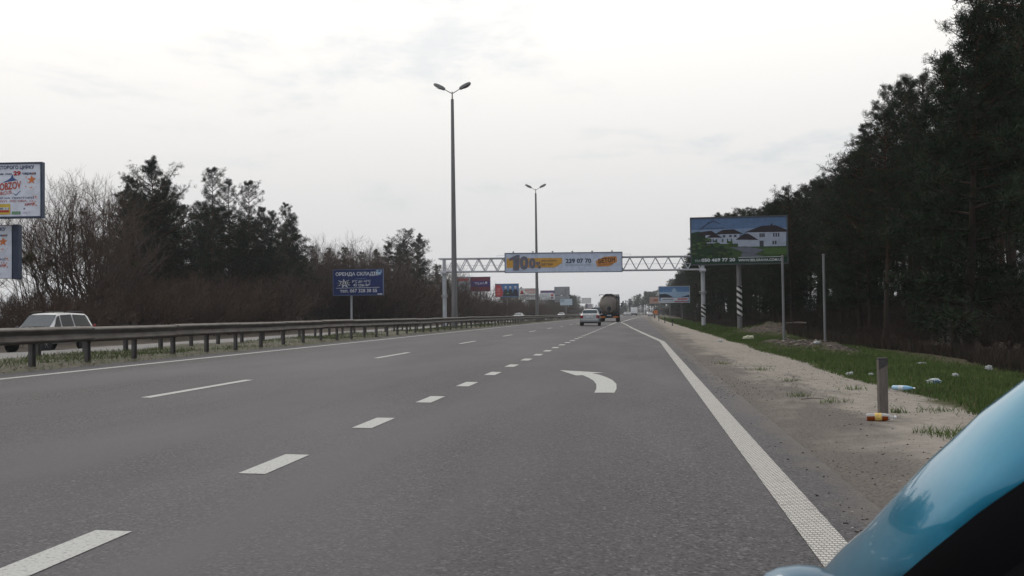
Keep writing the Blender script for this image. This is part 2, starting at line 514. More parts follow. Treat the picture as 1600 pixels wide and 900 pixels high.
# ------------------------------------------------------------------ verges
def mk_verge():
    m = bpy.data.materials.new('sandy_verge'); m.use_nodes = True
    t = m.node_tree; b = t.nodes['Principled BSDF']
    nn = lambda ty: t.nodes.new(ty)
    at = nn('ShaderNodeAttribute'); at.attribute_name = 'cover'      # x of each point from the road's axis
    tc = nn('ShaderNodeTexCoord')
    def noise(scale, detail=5, rough=.6, st=None):
        n = nn('ShaderNodeTexNoise'); n.inputs['Scale'].default_value = scale; n.inputs['Detail'].default_value = detail; n.inputs['Roughness'].default_value = rough
        src = tc.outputs['Object']
        if st:
            q = nn('ShaderNodeMapping'); q.inputs['Scale'].default_value = st; t.links.new(src, q.inputs[0]); src = q.outputs[0]
        t.links.new(src, n.inputs['Vector']); return n.outputs['Fac']
    def math_(op, a, c):
        q = nn('ShaderNodeMath'); q.operation = op
        for i, v in enumerate((a, c)):
            if isinstance(v, (int, float)): q.inputs[i].default_value = v
            else: t.links.new(v, q.inputs[i])
        return q.outputs[0]
    def ramp(src, a, c, lo=0., hi=1.):
        r = nn('ShaderNodeMapRange'); r.interpolation_type = 'SMOOTHSTEP'; r.inputs['From Min'].default_value = a; r.inputs['From Max'].default_value = c
        r.inputs['To Min'].default_value = lo; r.inputs['To Max'].default_value = hi
        t.links.new(src, r.inputs['Value']); return r.outputs[0]
    def mix(f, A, B):
        x = nn('ShaderNodeMix'); x.data_type = 'RGBA'
        for s_, v in (('Factor', f), ('A', A), ('B', B)):
            if isinstance(v, tuple): x.inputs[s_].default_value = (*v, 1)
            else: t.links.new(v, x.inputs[s_])
        return x.outputs['Result']
    X = at.outputs['Fac']
    n1 = noise(.9, 6); n2 = noise(5, 6, .7); n3 = noise(40, 4, .7); nt_ = noise(1.1, 5, .6, (1, .25, 1))
    wob = lambda amt: math_('MULTIPLY', math_('SUBTRACT', n1, .5), amt)
    sand = mix(ramp(n2, .35, .7), (.305, .275, .243), (.225, .20, .174))
    sand = mix(ramp(n3, .60, .72, 0, .7), sand, (.085, .07, .056))                    # crumbs of soil
    dirt = mix(ramp(n3, .45, .62), (.155, .139, .124), (.085, .074, .065))
    dm = math_('ADD', X, wob(2.2))
    dm = math_('ADD', dm, math_('MULTIPLY', math_('SUBTRACT', nt_, .5), 1.6))
    dm = math_('SUBTRACT', dm, ramp(noise(.55, 5, .65, (1, .35, 1)), .48, .66, 0, 1.1))
    c = mix(ramp(dm, 1.4, 2.8), dirt, sand)
    soil = mix(ramp(n2, .4, .62), (.075, .068, .035), (.045, .055, .018))
    gm = math_('ADD', X, math_('ADD', wob(1.1), math_('MULTIPLY', math_('SUBTRACT', n2, .5), .5)))
    c = mix(ramp(gm, 3.75, 4.05), c, soil)
    litter = mix(ramp(n2, .38, .64), (.085, .06, .042), (.04, .032, .022))
    lm = math_('ADD', X, wob(2.5))
    c = mix(ramp(lm, 7.4, 8.6), c, litter)
    hp = nn('ShaderNodeAttribute'); hp.attribute_name = 'heap'
    tip = mix(ramp(n2, .40, .62), (.095, .076, .062), (.035, .029, .023))
    c = mix(ramp(math_('ADD', hp.outputs['Fac'], math_('MULTIPLY', math_('SUBTRACT', n2, .5), .5)), .30, .5), c, tip)
    t.links.new(c, b.inputs['Base Color'])
    b.inputs['Roughness'].default_value = .95; b.inputs['Specular IOR Level'].default_value = .15
    bp = nn('ShaderNodeBump'); bp.inputs['Strength'].default_value = .7; bp.inputs['Distance'].default_value = .03
    t.links.new(n3, bp.inputs['Height']); t.links.new(bp.outputs[0], b.inputs['Normal'])
    return m
M_VERGE = mk_verge()
def fbm(x, y, seed=0.0):
    v = 0
    for k, (f_, a) in enumerate(((.35, 1), (.9, .5), (2.1, .28), (4.7, .15))):
        v += a * math.sin(x * f_ * 1.7 + seed + k * 1.3 + 1.2 * math.sin(y * f_ * .8 + k)) * math.cos(y * f_ + 2.1 * k + seed + .9 * math.sin(x * f_ * .7))
    return v
def sst(a, c, x):
    u = min(1, max(0, (x - a) / (c - a))); return u * u * (3 - 2 * u)
HEAPS = ((5.45, 36.6, .9, 2.6, .20), (6.1, 33.6, .45, 2.4, .16), (5.0, 39.8, .6, 1.3, .14), (7.4, 61, 2.0, 6.0, .5))
def heap(x, y): return max(math.exp(-((x - q[0]) / q[2]) ** 2 - ((y - q[1]) / q[3]) ** 2) for q in HEAPS)
def vz(x, y):
    """height of the verge, x from the road's axis"""
    e = edge_r(min(y, 420))
    z = zg(x) - .035 + .055 * sst(e - .35, e + .75, x + .16 * fbm(x * .4, y * .8, 2.) + .30 * fbm(x * 2.2, y * 2.6, 5.)) + .014 * fbm(x * 2.2, y * 1.6) * sst(e, e + 1, x)
    z += .025 * fbm(x, y * .6, 4.) * sst(2, 4, x)
    z += .10 * sst(3.9, 4.6, x) * (1 - sst(5.5, 7.5, x)) * .35
    # two low ridges of tipped soil
    for (mx_, my_, hx, hy, h_) in HEAPS:
        z += h_ * math.exp(-((x - mx_) / hx) ** 2 - ((y - my_) / hy) ** 2) * (1 + .35 * fbm(x * 2.5, y * 2.5, 7.))
    if x > 8.5: z -= (x - 8.5) * .12
    return z
xs_v = frange(1.0, 2.2, .08) + frange(2.36, 4.4, .16) + frange(4.6, 9.6, .3)
ys_v = frange(2.5, 16, .16) + frange(16.3, 30, .35) + frange(30.6, 75, .8) + frange(77, 200, 4) + frange(210, 420, 15)
VV = []; cov = []
for y in ys_v:
    for x in xs_v:
        ee = x + (edge_r(min(y, 420)) - 1.43) * (1 - sst(1.5, 6, x))
        VV.append((ee + cx(y), y, vz(ee, y))); cov.append(x)
n = len(xs_v)
FF = [(i * n + k, i * n + k + 1, i * n + n + k + 1, i * n + n + k) for i in range(len(ys_v) - 1) for k in range(n - 1)]
vm = np_mesh('verge', VV, FF, M_VERGE, smooth=True)
h_ = vm.attributes.new('heap', 'FLOAT', 'POINT'); h_.data.foreach_set('value', [heap(p[0] - cx(p[1]), p[1]) for p in VV])
a_ = vm.attributes.new('cover', 'FLOAT', 'POINT'); a_.data.foreach_set('value', cov)
link('verge', vm, None, 'structure')
def vz_w(x, y): return vz(x - cx(y), y)

def mz(x, y):
    return zg(x) - .03 + .085 * sst(-14.0, -13.55, x) * (1 - sst(-11.3, -10.9, x)) * (1 + .4 * fbm(x * 2, y * 1.2)) + .02 * fbm(x * 3, y * 2.2, 1.)
ys_m = frange(8, 70, .6) + frange(72, 200, 3) + frange(210, 520, 12)
sheet('median_strip', frange(-14.15, -10.85, .15), ys_m, mz, M_SOIL)

# grass: single blades (nobody could count them)
def blades(name, pts, h, w, mats, mi=None, lean=.5):
    P = np.array(pts, float); n = len(P)
    hh = h * nr.uniform(.5, 1.35, n); a = nr.uniform(0, 2 * np.pi, n)
    d = np.stack([np.cos(a), np.sin(a), np.zeros(n)], 1)
    a2 = nr.uniform(0, 2 * np.pi, n); ln = np.stack([np.cos(a2), np.sin(a2), np.zeros(n)], 1) * (lean * hh * nr.uniform(.2, 1.2, n))[:, None]
    ww = (w * nr.uniform(.7, 1.3, n))[:, None]
    V = np.empty((n, 3, 3)); V[:, 0] = P - d * ww / 2; V[:, 1] = P + d * ww / 2; V[:, 2] = P + ln + np.array([0, 0, 1]) * hh[:, None]
    F = np.arange(n * 3).reshape(-1, 3)
    return link(name, np_mesh(name, V.reshape(-1, 3), F, mats, mi), None, 'stuff')
M_GR = [mat('grass_green', (.082, .122, .026), .8, var=.25, vscale=.8), mat('grass_dark', (.052, .086, .020), .8, var=.2, vscale=.8), mat('grass_dry', (.16, .125, .065), .9, var=.2, vscale=.8)]
pts = []; mi = []
while len(pts) < 105000:
    y = 9.5 + 60 * rng.random() ** 1.7
    x = rng.uniform(3.75, 9.0)
    edge = 3.95 + .28 * fbm(.3, y * .8, 3.) * .8 + rng.gauss(0, .07)
    if x < edge or x > 7.9 + .6 * fbm(x * .2, y * .3, 9.) + rng.gauss(0, .4): continue
    if heap(x, y) > .3 + rng.gauss(0, .12): continue
    pts.append((x, y, vz(x, y) - .01)); mi.append(0 if rng.random() < .45 else (1 if rng.random() < .93 else 2))
blades('grass', pts, .085, .016, M_GR, mi)
pts = []; mi = []
for i in range(26000):                      # further off: fewer, broader tufts
    y = rng.uniform(60, 230); x = rng.uniform(3.9, 8.0)
    pts.append((x + cx(y), y, vz(x, y) - .01)); mi.append(0 if rng.random() < .45 else (1 if rng.random() < .93 else 2))
blades('grass', pts, .11, .05, M_GR, mi)
pts = []; mi = []
M_GRM = [mat('median_grass', (.075, .105, .028), .8, var=.25, vscale=.8), mat('median_grass_dark', (.05, .075, .02), .8, var=.2, vscale=.8), mat('median_straw', (.17, .14, .09), .9, var=.2, vscale=.8)]
for i in range(60000):
    y = 14 + 130 * rng.random() ** 1.6; x = rng.uniform(-14.0, -11.0)
    if fbm(x * 1.4, y * .9, 5.) + rng.gauss(0, .3) < -.12: continue
    if x > -11.35 and rng.random() < .7: continue
    pts.append((x + cx(y), y, mz(x, y) - .005)); mi.append(0 if rng.random() < .5 else (1 if rng.random() < .72 else 2))
blades('median_grass', pts, .085, .014, M_GRM, mi, 1.0)
# tufts on the sand
pts = []
for (tx, ty, k, r_) in ((2.2, 15.2, 60, .10), (2.62, 18.8, 50, .1), (3.02, 13.0, 60, .05), (3.5, 13.15, 60, .13), (2.5, 14.3, 50, .12), (2.95, 10.3, 160, .14), (3.05, 10.55, 90, .12), (2.75, 10.6, 40, .08), (2.4, 22, 50, .12), (3.2, 16.5, 40, .1), (1.9, 25, 60, .12), (3.1, 9.0, 80, .15)):
    for i in range(k):
        pts.append((tx + rng.gauss(0, r_), ty + rng.gauss(0, r_), vz(tx, ty) - .01))
blades('grass', pts, .085, .012, M_GR[0], None, .9)
# dry grass and brambles along the forest edge
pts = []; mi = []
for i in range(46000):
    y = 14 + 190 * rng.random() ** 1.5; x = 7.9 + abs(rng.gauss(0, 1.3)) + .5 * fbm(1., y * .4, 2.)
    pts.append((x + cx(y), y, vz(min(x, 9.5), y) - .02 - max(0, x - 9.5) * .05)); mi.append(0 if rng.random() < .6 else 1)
blades('undergrowth', pts, .40, .018, [mat('dry_stalks', (.046, .034, .024), .9, var=.25, vscale=.5), mat('dark_stalks', (.024, .020, .015), .9, var=.25, vscale=.5)], mi, .45)  # stalk colours lowered to carry the shade of the forest

# stones, crumbs and bits of bark on the sand
def crumbs(name, spots, size, m, flat=.6):
    base = np.array([(1, 0, 0), (-1, 0, 0), (0, 1, 0), (0, -1, 0), (0, 0, 1), (0, 0, -1)], float)
    tri = np.array([(0, 2, 4), (2, 1, 4), (1, 3, 4), (3, 0, 4), (2, 0, 5), (1, 2, 5), (3, 1, 5), (0, 3, 5)])
    V = []; F = []
    for i, (x, y, z) in enumerate(spots):
        s = size * (.35 + 1.3 * rng.random() ** 2.2)
        q = Matrix.Rotation(rng.uniform(0, 6.28), 3, 'Z')
        for p in base:
            w_ = q @ Vector((p[0] * s * rng.uniform(.8, 1.5), p[1] * s * rng.uniform(.6, 1), p[2] * s * flat * rng.uniform(.6, 1.1)))
            V.append((x + w_.x, y + w_.y, z + w_.z))
        F.append(tri + 6 * i)
    return link(name, np_mesh(name, V, np.concatenate(F), m), None, 'stuff')
M_CRUMB = [mat('dark_crumbs', (.05, .042, .036), .9, var=.3, vscale=3), mat('pale_stones', (.36, .33, .30), .9, var=.25, vscale=3)]
sp_ = []
while len(sp_) < 5200:
    y = 4.5 + 34 * rng.random() ** 1.9; x = 1.12 + 2.9 * rng.random() ** 1.25
    if fbm(x * 1.3, y * .8, 6.) + rng.gauss(0, .5) < -.1: continue
    sp_.append((x, y, max(vz(x, y), CROSS * x) + .002))
crumbs('dirt_crumbs', sp_[:4400], .0085, M_CRUMB[0])
crumbs('gravel', sp_[4400:], .008, M_CRUMB[1])
sp_ = [(x, y, vz(x, y) + .01) for x, y in ((rng.gauss(5.6, .65), rng.gauss(35.8, 2.0)) for _ in range(420))] + [(x, y, vz(x, y) + .01) for x, y in ((rng.gauss(7.4, .9), rng.gauss(60.5, 3.4)) for _ in range(160))]
crumbs('rubble', sp_[::3], .075, [mat('pale_rubble', (.16, .138, .12), .9, var=.4, vscale=5)])
crumbs('rubble', sp_[1::3] + sp_[2::3], .045, [mat('rubble', (.095, .08, .068), .9, var=.5, vscale=5)])
sp_ = [(x + cx(y), y, mz(x, y) + .005) for x, y in ((rng.uniform(-11.35, -10.95), 16 + 60 * rng.random() ** 1.5) for _ in range(900))]
crumbs('leaf_litter', sp_, .022, [mat('leaf_litter', (.15, .12, .09), .9, var=.5, vscale=9)], .3)

# ------------------------------------------------------------------ where things stand (metres)
FOREST_PINES = [(9.9,25.5,9.2),(10.5,28.2,13.1),(10.3,34.9,10.7),(13.5,36.1,17.3),(10.8,38.0,9.9),(12.5,40.0,11.9),(16.0,43.1,12.4),(10.7,47.6,9.9),(15.0,46.1,12.1),(16.4,48.9,15.8),(10.7,51.1,8.6),(13.4,50.1,9.0),(16.2,51.3,12.8),(10.9,53.9,8.8),(14.1,57.6,13.3),(18.9,57.6,14.6),(22.3,54.3,13.7),(11.2,58.3,8.5),(13.5,62.0,8.4),(23.7,61.0,14.3),(11.9,64.6,8.9),(16.0,62.6,12.6),(23.5,65.2,10.5),(14.0,69.1,11.2),(18.9,68.1,11.8),(10.3,72.6,9.4),(15.1,72.4,12.7),(21.4,74.5,9.9),(26.4,71.6,11.8),(11.0,77.9,8.3),(13.9,75.5,8.8),(15.8,78.0,12.6),(22.6,77.5,16.4),(25.1,78.5,15.0),(10.1,81.6,9.1),(15.4,82.2,10.7),(23.0,81.6,13.7),(11.3,86.8,9.9),(18.3,84.3,15.5),(21.5,86.1,19.2),(28.3,84.6,18.2),(12.0,92.0,8.9),(15.4,91.8,8.6),(17.0,88.4,7.6),(21.7,89.2,19.5),(25.3,91.3,14.6),(36.5,90.0,16.4),(11.8,95.2,8.0),(14.2,95.2,8.9),(17.6,93.6,13.4),(22.1,95.8,12.3),(29.8,95.9,12.6),(36.8,94.5,17.2),(12.5,98.2,11.0),(17.6,98.3,7.6),(33.8,100.4,17.4),(10.4,102.9,8.4),(15.2,104.8,9.7),(16.8,101.8,13.7),(20.5,104.1,13.6),(10.5,108.2,6.7),(16.1,107.3,13.4),(22.8,108.8,12.7),(28.1,107.5,12.6),(34.2,108.7,17.5),(10.4,112.6,11.3),(13.4,110.9,11.9),(18.5,110.4,14.1),(27.2,113.4,17.0),(11.3,117.1,7.2),(14.5,117.6,12.8),(18.2,116.4,13.0),(23.2,115.8,9.9),(29.5,115.8,12.9),(11.8,122.2,10.6),(20.4,119.8,15.3),(28.0,118.2,15.9),(10.9,125.5,11.2),(14.3,122.9,12.9),(18.9,125.7,14.9),(22.3,123.3,16.3),(26.3,126.2,13.2),(33.4,126.1,13.8),(11.6,129.9,9.9),(21.4,129.4,16.5),(12.7,133.2,13.1),(18.2,134.2,15.5),(34.0,134.2,17.7),(10.0,136.4,11.0),(14.1,137.1,14.0),(18.0,138.6,11.5),(22.7,139.2,16.0),(29.9,138.8,14.0),(12.1,141.4,10.0),(23.7,142.4,18.4),(9.8,145.0,8.3),(13.7,146.7,13.8),(18.4,144.2,15.6),(20.3,147.6,15.2),(10.4,152.0,8.4),(15.3,151.8,15.6),(17.9,147.8,14.4),(20.5,152.7,15.8),(10.1,156.9,12.4),(14.3,158.2,15.8),(18.5,157.5,16.6),(23.0,155.6,14.2),(11.7,165.1,10.9),(14.4,165.8,15.9),(18.0,166.0,14.7),(22.1,165.3,14.8),(11.4,168.1,10.1),(14.4,168.7,16.0),(18.5,174.0,14.5),(22.6,170.5,16.6),(10.7,178.3,9.1),(15.0,178.0,17.7),(17.4,179.9,16.0),(21.6,179.3,18.7),(10.6,187.0,14.6),(13.9,184.4,14.1),(16.1,182.6,16.0),(23.4,185.1,18.9),(10.1,190.4,13.3),(14.7,192.3,18.5),(16.9,190.0,15.8),(21.6,189.8,14.9),(11.4,201.9,13.5),(14.0,201.3,15.5),(16.7,202.4,15.0),(21.2,198.4,15.9),(11.7,206.9,11.8),(13.8,205.6,11.9),(23.3,208.8,15.3),(10.6,210.4,9.3),(15.7,214.3,18.7),(18.1,212.0,17.0),(20.6,214.9,19.3),(10.2,221.3,8.2),(13.6,218.5,15.1),(17.3,220.0,15.8),(23.0,220.3,17.0),(11.9,230.0,11.3),(15.5,229.3,17.6),(19.5,228.2,16.9),(23.6,226.8,16.2),(14.9,235.5,14.5),(17.7,232.9,19.8),(22.3,235.8,15.5),(12.2,239.2,7.9),(19.1,240.1,14.8),(12.1,248.9,9.8),(15.8,247.7,19.4),(18.5,251.2,17.1),(22.5,247.7,16.2),(12.3,252.6,13.9),(13.3,258.2,15.4),(19.9,257.2,18.5),(23.3,253.6,12.6),(12.7,262.0,9.3),(15.0,260.1,14.5),(16.9,265.0,18.8),(23.3,265.5,12.5),(10.7,269.8,9.4),(15.8,271.6,18.8),(17.8,270.1,15.7),(12.5,276.6,12.0),(15.7,275.8,19.5),(19.4,275.9,12.8),(23.0,274.1,18.9),(11.5,282.7,11.6),(15.5,280.5,14.0),(17.0,282.6,16.5),(23.6,280.1,14.8),(11.4,290.7,11.7),(16.1,292.6,14.9),(24.8,291.9,18.3),(12.3,294.6,8.8),(15.8,296.2,16.1),(18.5,298.2,15.3),(21.5,294.9,14.1),(11.5,303.7,12.1),(15.9,301.7,13.7),(12.2,313.1,10.0),(16.6,308.9,14.8),(13.2,317.6,9.9),(15.8,319.8,17.5),(13.7,327.2,10.9),(15.7,323.7,14.7),(13.0,329.7,9.0),(15.2,330.9,14.2),(12.2,339.6,10.4),(15.4,339.3,14.4),(14.1,346.4,13.7),(16.1,343.2,17.8),(12.2,353.0,11.3),(15.5,359.7,14.7),(14.3,368.6,13.8),(17.6,370.0,14.1),(14.7,380.3,14.0),(14.8,398.1,15.2),(17.8,399.2,12.0),(14.4,410.9,8.3),(18.2,423.7,20.0),(14.1,435.9,12.9),(17.9,435.4,18.5),(13.9,448.8,8.5),(16.5,447.9,15.7),(14.1,466.3,10.7),(18.3,469.6,15.0),(14.8,480.8,9.3),(18.8,482.3,16.1),(14.3,504.7,13.7),(18.3,491.6,11.7),(13.7,513.6,11.4),(16.5,506.6,16.9),(14.3,530.8,14.0),(17.8,535.0,14.0),(12.6,550.9,14.7),(16.8,545.7,15.1),(13.0,567.9,15.0),(16.7,560.1,18.7),(12.3,576.1,9.0),(13.8,581.7,11.7),(11.4,592.6,10.4),(12.8,588.4,15.2),(11.1,607.8,8.9),(9.2,622.5,10.6),(13.7,632.5,16.6),(7.6,646.7,13.5),(10.4,646.4,14.7),(6.0,659.3,11.1),(9.2,659.3,14.7),(6.2,670.4,14.5),(10.0,676.5,13.4),(4.3,684.3,14.9),(8.2,684.7,14.7),(3.1,702.2,8.4),(7.2,706.6,15.0),(2.5,716.5,9.8),(4.9,715.1,15.4),(0.9,730.9,14.3),(3.2,734.1,12.4),(-2.9,750.1,13.2),(0.2,756.8,13.7),(-2.5,762.3,9.6),(-1.1,775.7,14.8),(-6.7,789.5,11.9),(-2.2,789.5,11.5),(-6.9,803.3,10.2),(-5.7,805.5,10.6),(-10.0,819.8,10.9),(-6.0,821.7,12.4),(-11.9,838.6,10.7),(-10.4,834.8,9.1),(-14.5,855.0,7.7),(-12.8,849.2,9.3),(-16.3,870.7,8.2),(-12.6,866.3,10.4),(-19.0,874.6,7.4),(-15.4,884.9,7.7),(-22.0,899.6,6.9),(-19.7,892.2,6.2)]
THICKET_SHRUBS = [(-30.9,46.3,3.1),(-30.8,49.4,3.0),(-31.8,53.0,3.1),(-31.2,56.4,3.1),(-35.2,58.1,3.4),(-33.2,59.6,3.3),(-34.4,60.2,3.4),(-31.1,64.3,4.4),(-34.8,64.1,3.6),(-39.2,63.1,3.5),(-31.5,67.5,4.3),(-34.9,67.9,4.9),(-39.9,68.2,3.6),(-32.7,70.1,5.0),(-36.8,70.7,4.6),(-40.5,71.0,3.8),(-31.1,74.2,4.4),(-34.5,73.1,4.2),(-40.9,74.5,3.8),(-31.4,77.9,3.7),(-35.7,78.0,5.5),(-39.3,78.2,5.0),(-32.0,81.3,5.0),(-35.8,80.4,5.2),(-39.6,81.2,5.1),(-32.5,84.3,4.4),(-34.9,85.4,4.2),(-39.3,84.6,4.3),(-31.3,87.8,5.1),(-36.9,87.6,5.3),(-41.1,87.9,5.2),(-34.9,92.3,5.5),(-40.6,90.3,6.2),(-32.2,93.7,4.2),(-36.0,95.6,6.0),(-40.8,93.8,5.5),(-34.3,98.9,6.0),(-40.9,98.8,6.1),(-35.7,100.8,6.1),(-39.1,101.4,5.0),(-40.0,104.9,5.1),(-40.0,108.4,5.7),(-40.7,112.4,4.2),(-40.3,118.4,5.8),(-34.8,129.0,5.2),(-39.0,128.7,6.2),(-33.1,133.1,4.6),(-34.7,131.0,7.8),(-41.1,132.0,6.7),(-30.8,137.1,5.6),(-36.3,139.7,5.7),(-39.2,137.4,7.5),(-31.9,145.0,6.2),(-34.6,143.9,5.9),(-39.0,143.2,8.2),(-30.9,148.5,6.2),(-34.3,149.1,6.3),(-39.0,149.2,7.5),(-30.9,154.3,3.6),(-36.0,155.5,6.0),(-39.1,157.5,7.2),(-32.3,161.4,6.2),(-36.8,162.8,5.8),(-41.2,160.2,6.9),(-31.6,166.3,3.7),(-35.6,167.8,8.4),(-40.3,169.2,7.4),(-32.6,174.0,4.9),(-36.8,174.4,5.9),(-32.6,178.9,5.1),(-34.2,181.9,5.0),(-31.8,187.4,5.8),(-36.6,187.3,8.1),(-31.4,193.2,4.3),(-36.5,190.1,7.8),(-32.7,197.6,4.0),(-36.2,196.6,6.2),(-31.3,205.2,4.4),(-35.6,203.5,7.3),(-31.8,210.6,4.6),(-34.8,211.7,6.7),(-30.8,218.0,4.9),(-34.2,215.2,5.9),(-31.8,222.7,3.6),(-35.0,221.7,5.9),(-32.2,227.6,5.1),(-34.7,227.0,5.3),(-32.1,235.5,4.1),(-34.2,231.6,5.1),(-32.7,249.9,5.1),(-36.2,247.9,5.2),(-32.5,255.6,5.0),(-35.7,259.2,5.5),(-31.6,271.6,5.2),(-33.8,268.1,5.3),(-32.1,283.3,4.7),(-34.4,279.1,5.6),(-29.9,297.0,4.1),(-35.2,294.3,5.7),(-31.5,309.2,5.0),(-33.7,303.4,5.2),(-31.3,321.0,4.8),(-35.4,319.8,5.3),(-32.0,330.6,4.9),(-35.3,328.3,5.5),(-31.1,344.7,4.6),(-33.3,345.0,5.1),(-31.7,357.1,4.3),(-34.1,352.2,5.0),(-31.1,362.6,4.1),(-34.0,366.5,5.2),(-31.9,380.1,4.6),(-35.4,376.7,5.2),(-29.5,393.9,4.2),(-35.1,388.8,5.1),(-30.0,399.7,4.4),(-32.8,400.0,4.7),(-30.6,412.0,4.3),(-33.3,417.5,4.9),(-28.9,429.6,4.3),(-32.9,424.2,4.8),(-34.7,145.7,6.7),(-44.1,134.5,5.7),(-34.0,138.9,6.3),(-43.2,145.2,7.8),(-40.8,144.3,6.9),(-43.9,143.3,6.9),(-43.6,145.9,7.8),(-33.9,143.4,6.2),(-31.5,131.0,7.8),(-43.9,138.3,5.7),(-42.1,142.3,8.3),(-43.2,141.4,7.3),(-30.9,136.6,8.2),(-36.0,139.8,7.4),(-30.6,440,7.2),(-31.9,485,5.7),(-32.9,530,6.5),(-31.2,575,6.8),(-34.2,620,6.2),(-37.5,665,5.3),(-43.2,710,7.0),(-46.2,755,6.3),(-54.2,800,5.8),(-59.9,845,5.8),(-64.5,890,5.6),(-43.1,865,7.5),(-38.4,865,7.5),(-33.7,865,4.2),(-29.0,865,5.5),(-24.3,865,6.0),(-19.6,865,4.1),(-14.9,865,5.7),(-10.3,865,7.6),(-5.6,865,4.4),(-1.0,865,6.4),(3.7,865,4.5)]
BARE_TREES = [(-35.1,65.4,10.5),(-38.8,67.7,10.4),(-46.4,66.6,9.4),(-39.8,74.5,9.7),(-47.3,71.0,10.0),(-40.7,77.6,11.8),(-47.4,80.6,10.4),(-41.0,84.8,9.3),(-44.4,86.0,9.4),(-46.3,95.5,11.0),(-41.2,117.3,9.1),(-45.9,116.6,13.0),(-47.6,124.3,11.0),(-34.2,127.8,10.6),(-41.9,129.4,10.1),(-46.4,128.3,12.3),(-33.8,135.3,10.8),(-40.6,134.9,12.0),(-46.7,134.0,10.7),(-34.0,141.6,11.2),(-39.8,143.9,9.9),(-47.6,141.2,10.8),(-35.3,147.5,11.5),(-40.4,149.1,11.7),(-44.2,148.5,12.6),(-35.7,166.3,9.5),(-38.0,164.7,13.8),(-47.1,164.5,12.5),(-36.2,178.9,12.4),(-38.1,179.1,9.9),(-46.5,182.4,9.7),(-34.4,194.4,10.8),(-41.0,195.6,13.4),(-44.5,195.6,11.5),(-34.6,208.1,10.3),(-39.1,209.8,12.3),(-46.2,209.4,10.2),(-34.4,225.4,9.0),(-41.6,225.6,11.2),(-45.4,225.5,13.7),(-36.1,239.8,9.6),(-38.7,239.1,11.2),(-43.7,239.5,13.3),(-36.1,257.5,8.9),(-40.7,256.7,11.5),(-43.9,256.6,13.0),(-34.5,272.5,8.8),(-38.0,271.1,9.1),(-44.3,269.8,11.7),(-32.9,283.5,8.6),(-38.8,282.9,9.2),(-44.3,285.0,10.2),(-33.1,301.8,8.3),(-39.1,302.0,9.5),(-46.7,299.3,9.5),(-36.0,314.2,9.2),(-37.8,313.1,9.3),(-45.6,316.7,10.7),(-32.4,327.9,8.5),(-40.2,330.6,9.8),(-44.1,328.5,10.9),(-34.1,342.6,8.9),(-39.6,345.6,9.8),(-44.4,346.0,9.9),(-35.2,361.0,8.8),(-40.2,358.1,10.1),(-44.3,359.3,10.0),(-31.5,376.0,8.7),(-39.1,374.1,9.8),(-45.9,375.7,11.1),(-32.1,389.5,8.8),(-38.3,392.2,10.1),(-43.5,388.7,10.5),(-34.0,406.9,9.2),(-36.7,405.9,9.4),(-42.4,404.4,10.6),(-32.6,419.7,9.3),(-38.3,418.9,9.9),(-42.2,419.0,10.4),(-32.2,433.7,9.2),(-39.3,437.0,10.3),(-44.2,434.2,10.9),(-31.4,450.5,9.2),(-39.4,452.0,9.4),(-44.4,449.4,11.1),(-32.1,464.2,9.3),(-36.0,462.6,10.1),(-43.9,464.3,11.3),(-33.6,480.9,10.0),(-36.0,482.4,10.2),(-44.3,481.6,11.5),(-32.2,497.5,9.3),(-38.1,494.5,10.2),(-45.1,497.4,10.0),(-33.6,508.2,10.3),(-37.1,507.9,9.8),(-43.5,510.6,11.2),(-37.7,62.0,10.6),(-37.4,63.0,11.0),(-38.2,66.0,11.0),(-36.2,64.0,11.0),(-38.8,70.0,12.1),(-36.7,68.0,11.3),(-37.8,72.0,11.0),(-45.0,75.0,11.7),(-43.7,80.0,13.3),(-41.9,130.0,11.3),(-42.5,138.0,12.9),(-38.5,131.0,11.6),(-38.8,140.0,12.8),(-35.6,134.0,12.9),(-34.8,139.0,12.4),(-35.1,146.0,12.3),(-43.3,150.0,13.5),(-37.5,200.0,12.4),(-36.3,206.0,12.4),(-33.8,203.0,11.3),(-32.3,208.0,10.5),(-31.2,212.0,9.6),(-49.4,158.3,12.8),(-38.9,137.5,10.8),(-38.0,150.5,11.7),(-39.1,128.1,11.1),(-35.7,131.0,10.2),(-42.2,138.2,12.5),(-37.7,160.5,12.4),(-35.0,129.5,10.8),(-37.4,133.1,10.2),(-39.5,134.8,10.7),(-53.3,168.8,13.7),(-39.5,143.1,11.6),(-40.2,129.6,10.4),(-49.5,162.3,14.1),(-39.7,167.3,12.8),(-39.4,153.6,11.5)]
